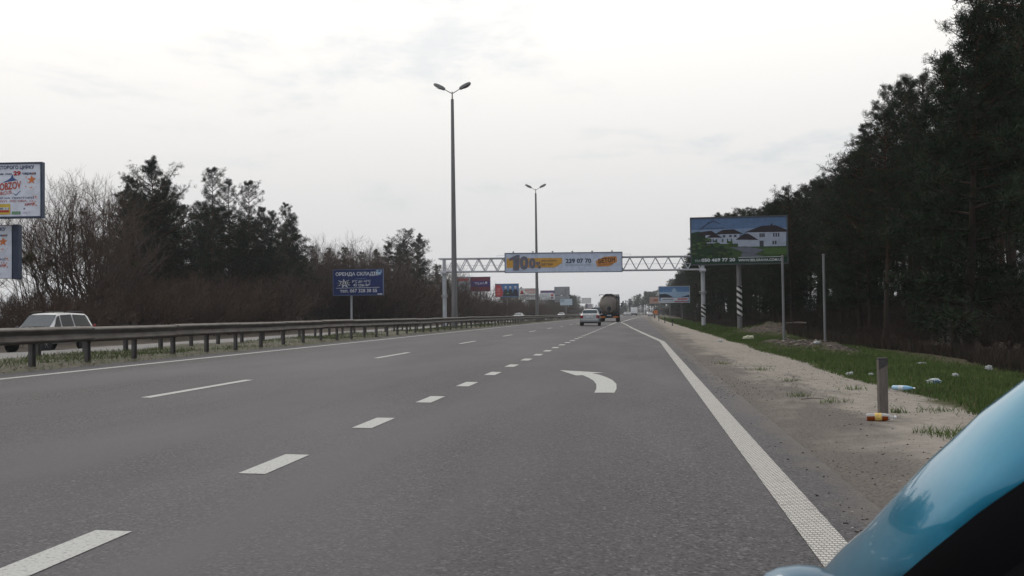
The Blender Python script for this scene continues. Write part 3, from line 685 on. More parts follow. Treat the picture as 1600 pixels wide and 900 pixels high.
BACK_PINES = [(-47.0,96.0,12.5),(-48.1,105.1,13.2),(-52.6,103.5,13.7),(-48.2,112.3,13.8),(-53.7,113.8,15.4),(-48.0,125.1,12.6),(-51.6,123.1,13.6),(-45.4,134.2,14.0),(-54.4,129.1,12.6),(-53.8,138.2,12.4),(-56.3,149.5,12.3),(-54.1,159.9,15.5),(-42.8,336.9,10.2),(-43.6,360.6,10.7),(-43.0,377.0,10.3),(-40.9,399.4,10.4),(-51.3,403.5,11.9),(-42.8,423.6,11.0),(-51.5,425.4,12.3),(-44.3,448.0,11.4),(-50.1,443.7,12.5),(-33.3,470.7,9.8),(-38.3,466.3,10.0),(-32.4,492.0,9.8),(-38.7,489.8,10.7),(-33.2,511.3,10.1),(-38.8,512.0,10.8),(-34.0,535.7,10.3),(-40.2,532.0,11.2),(-35.7,555.1,10.5),(-42.9,556.5,11.7),(-35.6,578.4,10.6),(-43.8,578.5,12.3),(-33.8,599.0,10.9),(-45.5,598.6,12.4),(-37.1,620.5,11.5),(-43.8,621.3,12.3),(-39.2,644.7,11.8),(-44.5,646.5,13.0),(-40.6,664.4,12.5),(-50.5,664.8,13.6),(-44.7,689.2,13.4),(-50.1,687.0,12.6),(-42.1,711.6,12.6),(-54.4,711.7,12.9),(-48.1,732.2,13.6),(-56.5,733.6,14.3),(-47.0,756.5,13.9),(-57.6,756.7,14.9),(-52.6,778.1,14.9),(-60.7,774.5,12.1),(-54.1,796.5,13.2),(-63.5,795.8,13.9),(-58.3,818.7,13.1),(-65.1,822.2,12.6),(-58.5,844.1,14.4),(-68.1,843.4,14.1),(-62.8,866.5,15.1),(-72.8,861.3,15.7),(-67.8,887.7,12.9),(-75.3,885.2,14.9),(-41.8,955.5,9.5),(-37.1,925.3,9.0),(-32.8,898.6,10.8),(-29.2,888.8,10.8),(-27.3,932.6,8.2),(-24.5,952.1,8.3),(-20.4,925.2,8.4),(-17.7,959.1,8.9),(-14.1,949.8,8.2),(-10.5,933.3,8.2),(-6.8,882.4,9.7),(-3.9,958.6,10.1),(-0.5,948.4,10.4),(-41.2,82.0,10.4),(-46.6,95.0,12.7),(-47.2,100.0,13.1),(-41.3,92.0,11.4),(-41.8,96.0,8.8),(-46.1,108.0,13.1),(-45.8,112.0,13.0),(-40.7,104.0,10.6),(-44.2,118.0,12.3),(-39.0,108.0,8.9),(-44.1,126.0,11.1),(-40.6,122.0,9.4),(-42.6,132.0,8.3),(-45.5,150.0,8.6),(-44.2,158.0,9.1),(-41.2,160.0,8.2),(-44.2,140.0,10.7),(-44.7,150.0,11.1),(-45.2,160.0,11.7),(-39.9,150.0,10.4),(-41.1,165.0,11.4),(-41.5,172.0,13.0),(-43.4,190.0,15.0),(-39.5,186.0,15.7),(-39.8,195.0,10.8),(-39.2,205.0,10.8)]
PILLAR_A = [(0.275,2.0215,0.6309),(0.29,1.8067,0.7311),(0.3,1.6745,0.7998),(0.312,1.5428,0.8599),(0.325,1.4534,0.9136),(0.34,1.3951,0.9541),(0.355,1.349,0.9887),(0.375,1.3065,1.0231),(0.395,1.2755,1.0553),(0.42,1.2233,1.0937),(0.45,1.1604,1.1385),(0.49,1.1066,1.1873),(0.53,1.0435,1.2367)]
PILLAR_B = [(0.285,1.3879,0.7938),(0.295,1.2514,0.8677),(0.305,1.22,0.891),(0.315,1.1949,0.9108),(0.325,1.17,0.9299),(0.335,1.1589,0.943),(0.345,1.1466,0.9567),(0.357,1.1357,0.97),(0.368,1.1247,0.9823),(0.385,1.1195,0.9962),(0.415,1.1085,1.0215),(0.45,1.0756,1.0597),(0.49,1.0246,1.1112)]
MIRROR_C = (0.1743, 1.22, 0.842)
HAZE = 2.3e-4
FOREST_SHRUBS = [(11.2,15.1,0.9),(13.0,16.3,1.6),(16.2,16.2,2.4),(10.2,18.6,1.5),(12.7,18.1,1.5),(12.3,20.2,2.1),(16.1,19.9,2.2),(9.7,22.6,1.5),(12.0,23.4,2.0),(16.7,23.1,3.1),(11.3,25.7,0.9),(13.0,24.7,1.8),(16.8,24.8,3.2),(11.1,27.8,1.1),(13.4,27.4,1.7),(10.8,28.5,1.4),(13.3,28.8,2.2),(16.0,29.2,3.0),(10.1,30.8,1.2),(12.8,30.6,2.0),(16.7,30.8,3.1),(12.2,33.1,2.1),(11.0,35.3,0.9),(12.5,36.2,1.3),(15.4,36.1,2.3),(9.5,38.5,0.8),(13.2,37.3,1.5),(15.8,37.1,3.4),(9.6,39.9,1.2),(11.9,39.9,1.3),(16.5,40.7,3.3),(11.1,42.8,1.1),(15.7,41.6,2.7),(9.7,44.8,1.1),(12.0,45.5,1.5),(15.9,43.6,2.9),(9.6,45.9,0.9),(16.0,47.8,3.3),(9.9,48.9,1.0),(12.8,49.6,1.9),(15.9,49.1,2.2),(11.9,51.6,1.5),(9.9,52.8,1.2),(12.3,53.7,1.5),(16.8,53.9,2.7),(10.5,54.7,1.1),(12.0,54.8,2.0),(16.0,56.4,2.9),(11.3,57.5,0.8),(11.9,57.4,2.1),(15.1,57.7,2.7),(9.9,60.2,0.9),(12.4,60.9,1.4),(15.4,60.1,2.7),(10.9,62.0,0.9),(10.7,65.3,1.3),(16.5,64.8,2.8),(10.3,67.2,1.0),(12.6,67.5,2.0),(16.6,66.2,2.5),(10.0,68.7,1.3),(12.8,69.4,1.4),(16.9,68.1,2.7),(16.9,71.3,2.4),(9.9,73.5,1.3),(12.6,72.4,1.8),(16.5,72.4,2.8),(10.0,76.2,1.1),(12.4,76.4,2.0),(15.4,75.3,2.2),(11.1,77.0,1.2),(12.4,78.0,2.1),(16.0,78.5,2.6),(10.7,80.3,1.4),(15.8,80.1,3.4),(9.5,81.9,1.3),(12.9,82.6,1.3),(16.4,82.2,3.3),(9.7,84.8,1.3),(16.2,83.6,3.2),(10.6,86.3,1.0),(12.5,85.8,2.2),(13.2,88.9,2.0),(16.3,88.3,2.5),(9.5,90.0,1.3),(16.5,90.6,3.0),(11.1,94.6,0.9),(12.5,94.9,1.3),(16.8,95.0,2.8),(10.3,100.5,1.0),(12.6,99.9,2.1),(10.0,104.6,1.4),(12.4,105.0,1.4),(15.8,104.4,3.2),(10.6,108.4,1.0),(12.1,108.4,2.2),(10.2,113.0,1.0),(15.4,113.2,2.6),(11.2,117.7,1.2),(12.3,117.0,1.5),(10.2,122.0,1.4),(10.6,126.6,1.4),(13.3,127.7,1.8),(11.2,131.8,1.3),(13.4,131.8,2.2),(10.6,136.1,1.1),(12.0,136.7,1.6),(11.1,139.7,1.5),(12.4,145.6,2.1),(10.3,149.4,1.0),(12.4,148.9,1.9),(10.1,154.7,0.9),(10.0,158.1,1.0),(12.2,157.8,1.8),(10.2,163.3,0.8),(10.3,172.4,0.9),(13.3,171.5,2.0),(10.3,181.8,1.1),(12.9,180.4,2.1),(10.7,189.9,1.5),(13.4,189.7,1.7),(9.8,198.0,1.5),(11.0,208.6,0.9),(13.4,206.8,1.4),(10.1,216.1,1.3),(11.0,224.9,1.4),(11.0,234.1,1.2),(11.7,244.4,1.2),(13.8,243.1,1.7),(10.3,252.0,0.9),(10.9,262.0,1.4),(13.7,261.8,2.1),(10.5,271.4,1.2),(11.0,279.7,1.1),(14.1,280.4,1.8),(11.0,289.3,1.5),(11.9,298.1,0.8),(13.2,297.2,1.8),(11.9,307.3,1.3),(13.1,307.3,2.0),(12.0,314.9,0.9),(12.0,324.2,1.5),(14.9,324.7,1.6),(28.7,60.0,5.6),(32.6,66.0,4.6),(34.2,72.0,5.1),(30.3,78.0,4.8),(32.8,84.0,4.9),(32.3,90.0,4.2),(32.6,96.0,4.5),(34.3,102.0,4.4),(29.7,108.0,5.1),(30.1,114.0,5.1),(34.4,120.0,4.4),(33.2,126.0,5.4),(12.2,335.0,4.1),(11.7,353.0,3.9),(12.1,371.0,3.6),(11.7,389.0,4.2),(12.1,407.0,4.2),(13.4,425.0,3.8),(12.5,443.0,4.5),(14.3,461.0,3.6),(13.6,479.0,4.6),(14.1,497.0,4.7),(12.3,515.0,3.5),(13.2,533.0,3.7),(10.6,551.0,5.2),(10.3,569.0,3.8),(9.8,587.0,3.6),(9.9,605.0,3.9),(8.1,623.0,4.0)]
LEFT_PINES = [(-41, 86.4, 14.6, 'W', 'broad dark pine standing tallest and widest, right of the leafless trees at the left'), (-42.5, 84.0, 12.8, 'V', 'pine crown on the left shoulder of the broad dark pine'), (-42, 90.5, 13.3, 'V', 'pine crown on the right shoulder of the broad dark pine'), (-41, 98, 15.6, 'S', 'first and tallest of the three pointed pines, next after the broad dark pine'), (-41, 102.5, 15.0, 'T', 'middle one of the three pointed pines on the left'), (-41, 107.3, 15.5, 'S', 'last of the three pointed pines on the left'), (-41, 112, 13, 'V', 'bushy pine just right of the three pointed pines'), (-42, 116.5, 13, 'V', 'lower round pine between the bushy pine and the open-topped pine'), (-41, 121.1, 14.5, 'T', 'open-topped pine with a tiered tip, left above the blue billboard'), (-41, 185.9, 16.3, 'D', 'lone flat-crowned pine rising above the thicket between the blue billboard and the gantry'), (-42, 183.0, 13.5, 'V', 'lower pine crown leaning against the lone flat-crowned pine')]

# ------------------------------------------------------------------ guardrails
WP = [(0, .31), (.03, .30), (.078, .268), (.082, .245), (.060, .215), (.016, .175), (.008, .155), (.016, .135), (.060, .095), (.082, .065), (.078, .042), (.03, .01), (0, 0)]
def guardrail(name, label, x0, face, ys, zbase, ztop, post_off, group, pz):
    t = thing(name, label, 'guardrail', (x0 + cx(ys[0]), ys[0], 0), 0, group)
    # one 4 m length of beam, shared by all lengths; laps over the next one
    mb = MB()
    rows = []
    for yy, o in ((0, .004), (.02, .004), (3.98, .0), (4.16, .0)):
        rows.append([(face * (p[0] - o), yy, p[1]) for p in WP])
    mb.grid(rows)
    mb.grid([[(face * (p[0] - o - .008), yy, p[1]) for p in WP] for yy, o in ((0, .004), (4.16, .0))])
    for zz in (.268, .05):                                  # bolt heads by the lap
        for yy in (.06, .11):
            mb.box((face * .084, yy, zz), (.012, .03, .03))
    beam = mb.mesh('beam', M_STEEL, 40)
    pm = MB()
    pm.box((0, 0, .36), (.012, .13, .86)); pm.box((.03, -.0645, .36), (.07, .006, .86)); pm.box((.03, .0645, .36), (.07, .006, .86))
    pm.box((face * .045, 0, .70), (.075, .10, .16))
    post = pm.mesh('post', M_POST)
    i = 0; y = ys[0]
    while y < ys[1]:
        o = link('beam', beam, t)
        xa = x0 + cx(y); xb = x0 + cx(y + 4)
        o.location = (xa - t.location.x, y - ys[0], ztop(y) - .31)
        o.rotation_euler = (0, 0, math.atan2(xa - xb, 4))
        for k in (0, 2):
            q = link('post', post, t)
            q.location = (x0 - face * post_off + cx(y + k) - t.location.x, y + k + .1 + pz - ys[0], zbase(y))
            q.rotation_euler = (R(rng.uniform(-1.2, 1.2)), R(rng.uniform(-1, 1)), R(rng.uniform(-4, 4)))
        y += 4; i += 1
    return t
rail_h = lambda y: 0.0 + .242 + .80 + .012 * math.sin(y * .21) + .008 * math.sin(y * .57)
guardrail('guardrail', 'weathered grey median guardrail with two ridges, nearer of the two rails along the grass strip', -11.18, 1, (8.4, 420), lambda y: .26, rail_h, .085, 'guardrails of the median', 0)
guardrail('guardrail', 'second median guardrail behind the first, facing the opposite carriageway, seen as a row of posts', -13.22, -1, (9.4, 420), lambda y: .245, lambda y: rail_h(y) - .04, .085, 'guardrails of the median', .3)
guardrail('guardrail', 'short far guardrail on the right shoulder beyond the sandy verge', 2.95, -1, (226, 400), lambda y: -.08, lambda y: -.06 + .72, .085, None, 0)

# ------------------------------------------------------------------ street lamps
mat_pole = mat('dull_steel', (.20, .205, .21), .55, metal=.2, vscale=2, var=.15, stretch=(2, 2, .5), detail=6)
mat_lamp_arm = mat('pale_pipe', (.34, .31, .28), .5, var=.1, vscale=5)
mat_lens = mat('lamp_lens', (.42, .42, .40), .3, var=.05, vscale=5)
def street_lamp(x, y, h, label):
    z0 = .28
    t = thing('street_lamp', label, 'street lamp', (x, y, z0), 0, 'street lamps in the median')
    H = h - z0
    mb = MB(); mb.lathe([(.0, 0), (.24, 0), (.225, .3), (.2, 1.2), (.10, H)], 8); mb.build('pole', M_LAMP, t, 30)
    mb = MB(); mb.box((0, 0, .02), (.62, .62, .08), ch=.02); mb.box((0, -.225, 1.1), (.16, .03, .5), ch=.01); mb.build('base', M_LAMP, t)
    mb = MB(); mb.lathe([(.05, H - .02), (.045, H + .5), (.0, H + .52)], 8)
    for s in (-1, 1):
        mb.tube([(0, 0, H + .38), (s * .32, 0, H + .56), (s * .56, 0, H + .71)], [.035, .032, .03], 6)
    mb.build('arm', mat_lamp_arm, t, 40)
    for s in (-1, 1):
        mb = MB()
        rows = []
        for u, w, hh in ((0, .06, .08), (.05, .13, .12), (.26, .20, .16), (.58, .205, .155), (.80, .16, .11), (.86, .08, .06)):
            rows.append([(u, w, -hh * .5), (u, w * .75, hh * .6), (u, 0, hh), (u, -w * .75, hh * .6), (u, -w, -hh * .5), (u, 0, -hh * .75)])
        mb.grid(rows, closed=True); mb.poly(rows[0]); mb.poly(rows[-1])
        lens = MB(); lens.grid([[(u, w, -.128 - d) for w in (-.10, 0, .10)] for u, d in ((.3, 0), (.55, .03), (.8, -.02))])
        M = Matrix.Translation((s * .50, 0, H + .67)) @ Matrix.Rotation(0 if s > 0 else math.pi, 4, 'Z') @ Matrix.Rotation(R(-28), 4, 'Y')
        o = mb.build('lamp_head', M_LAMP, t, 45); o.matrix_local = M
        lens.build('lens', mat_lens, o)
    return t
street_lamp(-12.28, 70, 15.75, 'nearer tall grey street lamp with two heads, rising from the median left of the gantry')
street_lamp(-11.82 - .3, 126.5, 15.75, 'farther street lamp with two heads, its pole crossing the white sign of the gantry')

# ------------------------------------------------------------------ boards
def flat(parent, name, shapes, mats):
    """flat print: polygons (material, depth, points) on a board that faces -Y"""
    mb = MB()
    for mi, d, pts in shapes:
        mb.add([(x, -.02 - d, z) for x, z in pts], [tuple(range(len(pts)))], mi)
    return mb.build(name, mats, parent)
def rect(x0, z0, x1, z1): return [(x0, z0), (x1, z0), (x1, z1), (x0, z1)]
def star(cx_, cz, r, n=5, k=.42, rot=0):
    return [(cx_ + (r if i % 2 == 0 else r * k) * math.sin(math.pi * i / n + rot), cz + (r if i % 2 == 0 else r * k) * math.cos(math.pi * i / n + rot)) for i in range(2 * n)]
def ell(cx_, cz, a, b_, n=14): return [(cx_ + a * math.cos(2 * math.pi * i / n), cz + b_ * math.sin(2 * math.pi * i / n)) for i in range(n)]
_pm = {}
def ink(r_, g_, b_):
    k = (r_, g_, b_)
    if k not in _pm: _pm[k] = mat('print_%d_%d_%d' % tuple(int(c * 255) for c in k), k, .55, var=.12, vscale=2.2, detail=6)
    return _pm[k]
INK_W = ink(.62, .64, .66)
M_FRAME = mat('board_frame', (.10, .12, .15), .6, var=.15, vscale=2)
M_BACK = mat('board_back', (.25, .26, .27), .7, var=.2, vscale=2)

def billboard(label, loc, rz, w, h, zc, posts, face, depth=.22, fr=.09, frame_m=None, group=None, post_m=None, name='billboard'):
    """posts: (x offset, radius, base z). Returns (thing, panel); the panel's own origin is the middle of its face"""
    t = thing(name, label, 'billboard', (loc[0], loc[1], loc[2]), rz, group)
    p = MB().box((0, depth / 2, 0), (w, depth, h)).build('panel', [face], t)
    p.location = (0, 0, zc - loc[2])
    mb = MB()
    for s in (-1, 1):
        mb.box((s * (w / 2 + fr / 2), depth / 2 - .02, 0), (fr, depth + .06, h + 2 * fr))
        mb.box((0, depth / 2 - .02, s * (h / 2 + fr / 2)), (w, depth + .06, fr))
    mb.build('frame', frame_m or M_FRAME, p)
    mb = MB()                                                # ribs on the back
    for i in range(5):
        mb.box((-w / 2 + w * (i + .5) / 5, depth + .05, 0), (.08, .1, h))
    mb.build('back_ribs', M_BACK, p)
    for xo, r_, zb in posts:
        pt = MB().tube([(xo, depth + .12 + r_, zb - loc[2] - .3), (xo, depth + .12 + r_, zc + h * .3 - loc[2])], r_, 10).build('post', post_m or M_GALV, t, 40)
    return t, p

# the blue board in front of the thicket
BLUE = ink(.018, .032, .135); LBL = ink(.30, .46, .62)
t, p = billboard('dark blue billboard with white Cyrillic lettering for warehouse rental, on one post before the thicket', (-33.5, 124, 0), R(-1), 6.1, 3.0, 5.27, [(-1.0, .14, -.1)], BLUE, frame_m=mat('blue_board_frame', (.10, .12, .22), .6, var=.1), group=None)
textbox(p, 'ОРЕНДА СКЛАДІВ', -2.78, .72, 2.55, 1.25, INK_W, bold=.03)
textbox(p, 'у холоді від', -.35, .38, .95, .50, LBL)
textbox(p, '0°C до +5°C', -.75, -.08, 1.6, .28, INK_W, bold=.015, shear=.2)
textbox(p, '45 грн./м²', -.6, -.58, 1.5, -.14, INK_W, bold=.015, shear=.2)
textbox(p, 'тел. 067 328 38 55', -2.25, -1.22, 2.35, -.80, INK_W, bold=.02)
burst = [(-1.75, .05)]
sh = []
st_ = [( -1.72 + (1.02 if i % 2 == 0 else .42) * math.cos(2 * math.pi * i / 18 + .25) * (1.1 if i % 4 else .85), -.12 + (.56 if i % 2 == 0 else .25) * math.sin(2 * math.pi * i / 18 + .25)) for i in range(18)]
sh.append((0, 0, st_))
sh.append((0, 0, [(-2.75, -.70), (2.65, -.66), (2.65, -.61), (-2.75, -.65)]))
sh.append((1, .006, [(2.2, 1.45), (2.95, 1.45), (2.95, 1.2), (2.72, .8), (2.5, .98), (2.3, 1.1), (2.42, 1.25)]))
sh.append((2, .012, [(2.45, 1.38), (2.85, 1.38), (2.8, 1.22), (2.55, 1.22)]))
sh.append((0, .006, rect(2.4, -1.5, 3.0, -1.38)))
flat(p, 'starburst', sh[:1], [INK_W]); flat(p, 'rule_line', sh[1:2], [INK_W]); flat(p, 'corner_emblem', sh[2:4], [INK_W, LBL, BLUE]); flat(p, 'corner_tab', sh[4:], [INK_W])
textbox(p, 'АКЦІЯ', -2.55, -.36, -.75, .12, ink(.01, .015, .05), y=-.035, bold=.04, rot=.12)

# circus billboards, one above the other, at the left
POSTER = ink(.66, .69, .76); NAVY = ink(.035, .045, .12); ORNG = ink(.62, .19, .06); RED = ink(.42, .035, .03); GRN = ink(.10, .25, .10); YEL = ink(.60, .42, .06)
def circus(p):
    textbox(p, 'ФЕСТИВАЛЬ СВІТОВОГО ЦИРКУ', -1.35, 1.17, 2.66, 1.43, NAVY, bold=.035)
    textbox(p, 'з 1 травня по', -.7, .86, 1.36, 1.0, NAVY, bold=.03)
    textbox(p, '29', 1.45, .84, 1.88, 1.10, RED, bold=.05)
    textbox(p, 'червня', 1.97, .85, 2.76, 1.01, NAVY, bold=.03)
    textbox(p, 'KOBZOV', .40, .03, 1.92, .46, ink(.46, .07, .04), bold=.03, shear=.12, rot=.10)
    textbox(p, 'CIRCUS', .45, -.25, 1.35, -.06, ink(.46, .07, .04), bold=.02, rot=.12)
    textbox(p, 'РОЗТАШОВАНИЙ НА ТЕРИТОРІЇ', -1.2, -.50, 2.66, -.36, NAVY, bold=.015)
    textbox(p, 'ТРЦ "КАРАВАН", ВУЛ. ЛУГОВА, 12', -1.5, -.70, 2.6, -.56, ink(.42, .10, .09), bold=.015)
    sh = [(0, 0, [(.78, .44), (1.1, .58), (1.3, .72), (1.38, .90), (1.41, .90), (1.46, .72), (1.58, .62), (1.72, .58), (1.4, .54)]),
          (1, 0, star(2.5, .58, .27)),
          (2, 0, rect(.2, -1.38, 1.27, -.78)), (4, .006, rect(.3, -1.12, 1.2, -.98)), (3, .006, rect(.3, -1.26, 1.2, -1.14)),
          (5, 0, rect(1.36, -1.38, 1.86, -1.22)), (0, 0, [(1.35, -.12), (1.6, -.26), (1.84, -.02), (1.86, -.05), (1.6, -.32)])]
    r2 = random.Random(8)
    for i in range(26):
        u = r2.random()
        sh.append((1, .003, star(2.25 + .6 * u + r2.uniform(-.15, .2) * (1 - u), .95 - 1.9 * r2.random(), r2.uniform(.025, .08), rot=r2.random())))
    sh = [(m_, e, q) for m_, e, q in sh if max(x for x, z in q) < 2.93]
    flat(p, 'print', sh, [ink(.05, .09, .25), ORNG, YEL, RED, INK_W, GRN])
    textbox(p, '00 11', .6, -1.10, 1.18, -1.0, NAVY, y=-.034, bold=.03)
    textbox(p, 'КАРАВАН', 2.1, -.88, 2.7, -.74, RED, bold=.04, shear=.3, rot=.08)
    textbox(p, '▲', 2.02, -1.1, 2.14, -1.0, NAVY)
    textbox(p, 'NOVUS', 1.42, -1.34, 1.8, -1.27, INK_W, y=-.034)
    textbox(p, 'РОСТ', 2.0, -1.36, 2.4, -1.24, ink(.40, .28, .40))
M_CF = mat('blue_steel_frame', (.035, .05, .085), .55, var=.15, vscale=2)
t, p = billboard('upper circus billboard on the left edge, pale blue with orange stars', (-36.84, 56.3, 0), R(5), 6.05, 3.0, 8.62, [(-1.6, .3, -.1)], POSTER, depth=.3, fr=.10, frame_m=M_CF, group='circus billboards')
circus(p)
t, p = billboard('lower circus billboard with a dark blue box side, under the upper one', (-39.08, 57, 0), R(7), 6.05, 3.05, 5.17, [(-1.2, .3, -.1)], POSTER, depth=.3, fr=.02, frame_m=M_CF, group='circus billboards')
circus(p)
mb = MB(); mb.box((3.21, .25, 0), (.34, .5, 3.2), ch=.03)
for z in (-.9, .5): mb.box((3.21, .25, z), (.37, .54, .06))
mb.build('side_box', M_CF, p)

# housing estate billboard at the right
SKYB = ink(.10, .165, .29); ROOF = ink(.03, .022, .026); HW = ink(.36, .40, .48); HG = ink(.05, .085, .03); DG = ink(.022, .042, .022); GB = ink(.012, .04, .022); PAVE = ink(.13, .14, .17); WIN = ink(.05, .055, .07); SKYL = ink(.19, .26, .38)
t, p = billboard('large billboard showing white houses under a blue sky, before the pine forest', (6.45, 69, .1), R(-3), 6.0, 2.95, 5.75, [(0, .16, .05)], SKYB, depth=.24, fr=.08, frame_m=mat('grey_board_frame', (.07, .075, .08), .6, var=.1), post_m=M_LAMP)
sh = [(9, .002, rect(-3.0, .35, 3.0, .75)),
      (6, 0, rect(-3.0, -1.475, 3.0, -.1)),                       # grounds
      (5, .004, [(-3, -.1), (-3, .55), (-2.6, .62), (-2.1, .58), (-1.9, .1), (-1.5, -.4), (-.5, -.55), (-.4, -.9), (-1, -1.1), (-3, -1.1)]),
      (2, .008, rect(-2.1, -.15, -.9, .38)), (1, .010, [(-2.6, .35), (-2.25, .62), (-1.7, .66), (-1.35, .4)]), (1, .012, [(-2.05, .22), (-1.75, .40), (-1.4, .42), (-1.0, .2)]),
      (2, .009, rect(-1.2, -.2, .05, .42)), (1, .013, [(-1.55, .42), (-1.0, .70), (-.3, .72), (.3, .42)]),
      (2, .014, rect(.55, -.42, 2.95, .52)), (1, .018, [(.35, .50), (1.45, .90), (2.3, .92), (3.0, .62), (3.0, .48)]), (1, .018, rect(2.02, .9, 2.12, 1.02)),
      (2, .020, rect(-.05, -.40, 1.0, .05)), (1, .024, [(-.2, .05), (.35, .42), (.62, .42), (1.25, .0)]),
      (7, .016, [(-.6, -.42), (.7, -.46), (1.6, -.62), (.9, -.95), (.2, -.72)]), (7, .017, [(.2, -.78), (1.6, -1.05), (.1, -1.12)]),
      (0, .019, [(1.55, -.55), (3.0, -.55), (3.0, -.95), (1.55, -.9)]), (4, .026, rect(-3.0, -1.475, 3.0, -1.10)), (8, .022, rect(1.3, -.42, 1.55, -.05))]
for wx in (1.3, 1.42, 1.54, 2.15, 2.30, 2.45): sh.append((8, .022, rect(wx, .18, wx + .09, .42)))
for wx in (2.1, 2.25): sh.append((8, .022, rect(wx, -.3, wx + .1, -.08)))
for wx in (-1.95, -1.8, -1.65, -1.45, -1.05, -.75, -.5): sh.append((8, .022, rect(wx, -.08, wx + .08, .12)))
for wx in (-1.0, -.6, -.3): sh.append((8, .022, rect(wx, .22, wx + .16, .36)))
r2 = random.Random(4)
for i in range(40):
    xx = r2.uniform(-2.95, -.4); zz = r2.uniform(-1.05, .45 - .2 * (xx + 3))
    sh.append((r2.choice((5, 6, 0)), .028, ell(xx, min(zz, .3), r2.uniform(.08, .22), r2.uniform(.05, .1), 9)))
flat(p, 'picture', sh, [ink(.07, .13, .035), ROOF, HW, PAVE, GB, DG, HG, PAVE, WIN, SKYL])
flat(p, 'roof_logo', [(0, .01, [(-2.35, .88), (-1.62, 1.34), (-1.6, 1.30), (-2.3, .86)]), (0, .01, [(-1.62, 1.34), (-1.15, 1.10), (-1.17, 1.08), (-1.62, 1.30)]), (0, .01, rect(-1.95, 1.1, -1.9, 1.22))], [ink(.02, .02, .03)])
textbox(p, 'БЕЛГРАВІЯ', -2.45, .68, -.95, .86, ink(.03, .03, .045))
textbox(p, 'ТЕЛ', -2.8, -1.33, -2.45, -1.20, INK_W, y=-.052)
textbox(p, '050 469 77 20', -2.38, -1.34, -.25, -1.12, INK_W, y=-.052, bold=.03)
textbox(p, 'WWW.BELGRAVIA.COM.UA', -.05, -1.36, 2.75, -1.20, INK_W, y=-.052, bold=.02)
flat(p, 'print', [(0, .03, rect(-.05, -1.11, 2.7, -1.085))], [INK_W])
band = mat('striped_band', (.5, .5, .5), .6)
tt = band.node_tree; bb = tt.nodes['Principled BSDF']
tcx = tt.nodes.new('ShaderNodeTexCoord'); mpx = tt.nodes.new('ShaderNodeMapping'); mpx.inputs['Rotation'].default_value = (0, R(-34), 0)
wv = tt.nodes.new('ShaderNodeTexWave'); wv.wave_type = 'BANDS'; wv.bands_direction = 'Z'; wv.inputs['Scale'].default_value = 1.0
tt.links.new(tcx.outputs['Object'], mpx.inputs[0]); tt.links.new(mpx.outputs[0], wv.inputs['Vector'])
cr = tt.nodes.new('ShaderNodeValToRGB'); cr.color_ramp.interpolation = 'CONSTANT'; cr.color_ramp.elements[0].color = (.02, .02, .022, 1); cr.color_ramp.elements[1].position = .5; cr.color_ramp.elements[1].color = (.58, .57, .54, 1)
tt.links.new(wv.outputs['Fac'], cr.inputs[0]); tt.links.new(cr.outputs[0], bb.inputs['Base Color'])
o = MB().lathe([(.168, 0), (.168, 1.95)], 12).build('striped_band', band, t, 40); o.location = (0, .52, .78)

# distant boards along the left side of the road
def simple_board(label, x, y, w, h, zc, face, rz, zb=0, posts=None, group='roadside billboards in the distance', **k):
    k.setdefault('post_m', M_LAMP)
    return billboard(label, (x, y, zb), rz, w, h, zc, posts or [(0, .13, zb)], face, group=group, **k)
t, p = simple_board('distant dark red billboard with a violet band, beyond the bare bush left of the gantry', -33.8, 225, 4.2, 3.0, 7.8, ink(.16, .03, .05), 0)
flat(p, 'print', [(0, 0, rect(-2.1, -.55, 2.1, .7)), (1, .008, rect(1.1, .05, 1.5, .5))], [ink(.06, .03, .15), INK_W])
textbox(p, 'TELMA', -1.3, -.1, 1.0, .42, ink(.45, .45, .62), y=-.04, bold=.02)
t, p = simple_board('distant whitish billboard half hidden by twigs, beside the dark red one', -37.0, 222, 3.0, 3.1, 7.7, ink(.40, .40, .42), R(16))
flat(p, 'print', [(0, 0, [(-1.2, .7), (1.2, .8), (1.2, 1.3), (-1.2, 1.3)]), (1, 0, star(0, -.4, 1.0, 7, .5))], [ink(.45, .08, .08), ink(.15, .16, .16)])
t, p = simple_board('distant billboard of three figures on blue with a red panel, beside the dark red one', -31.77, 255, 5.65, 3.1, 7.05, ink(.07, .17, .36), 0)
sh = [(0, 0, [(-2.82, -1.5), (-1.2, -1.5), (-.9, -.6), (-1.3, .9), (-1.6, 1.4), (-2.82, 1.4)])]
for px_ in (-.3, .85, 2.1):
    sh += [(1, .006, [(px_ - .75, -1.4), (px_ - .5, -.1), (px_ - .15, .3), (px_ + .15, .3), (px_ + .5, -.1), (px_ + .7, -1.4)]), (2, .010, ell(px_, .55, .22, .3)), (3, .014, ell(px_, .85, .26, .16))]
sh.append((4, .016, ell(.2, -.75, .3, .15)))
flat(p, 'picture', sh, [ink(.42, .06, .06), ink(.02, .022, .03), ink(.42, .33, .28), INK_W, ink(.08, .3, .08)])
for z in (-.9, -.2, .3): flat(p, 'text_line', [(0, .01, rect(-2.4, z, -1.6, z + .12))], [ink(.6, .3, .3)])
t, p = simple_board('distant white billboard with red triangle and black print, left of the far lamp pole', -31.72, 305, 5.8, 3.1, 7.05, ink(.60, .60, .57), 0)
flat(p, 'print', [(0, 0, [(-2.5, .0), (-1.2, .0), (-1.9, 1.3)]), (1, .008, [(-2.1, .1), (-1.6, .1), (-1.8, .6)])], [RED, ink(.03, .03, .03)])
textbox(p, 'КОЛЕСО', -.9, .75, 2.7, 1.4, RED, bold=.03); textbox(p, 'ТИСЯЧ', -.4, .05, 2.2, .6, RED, bold=.02)
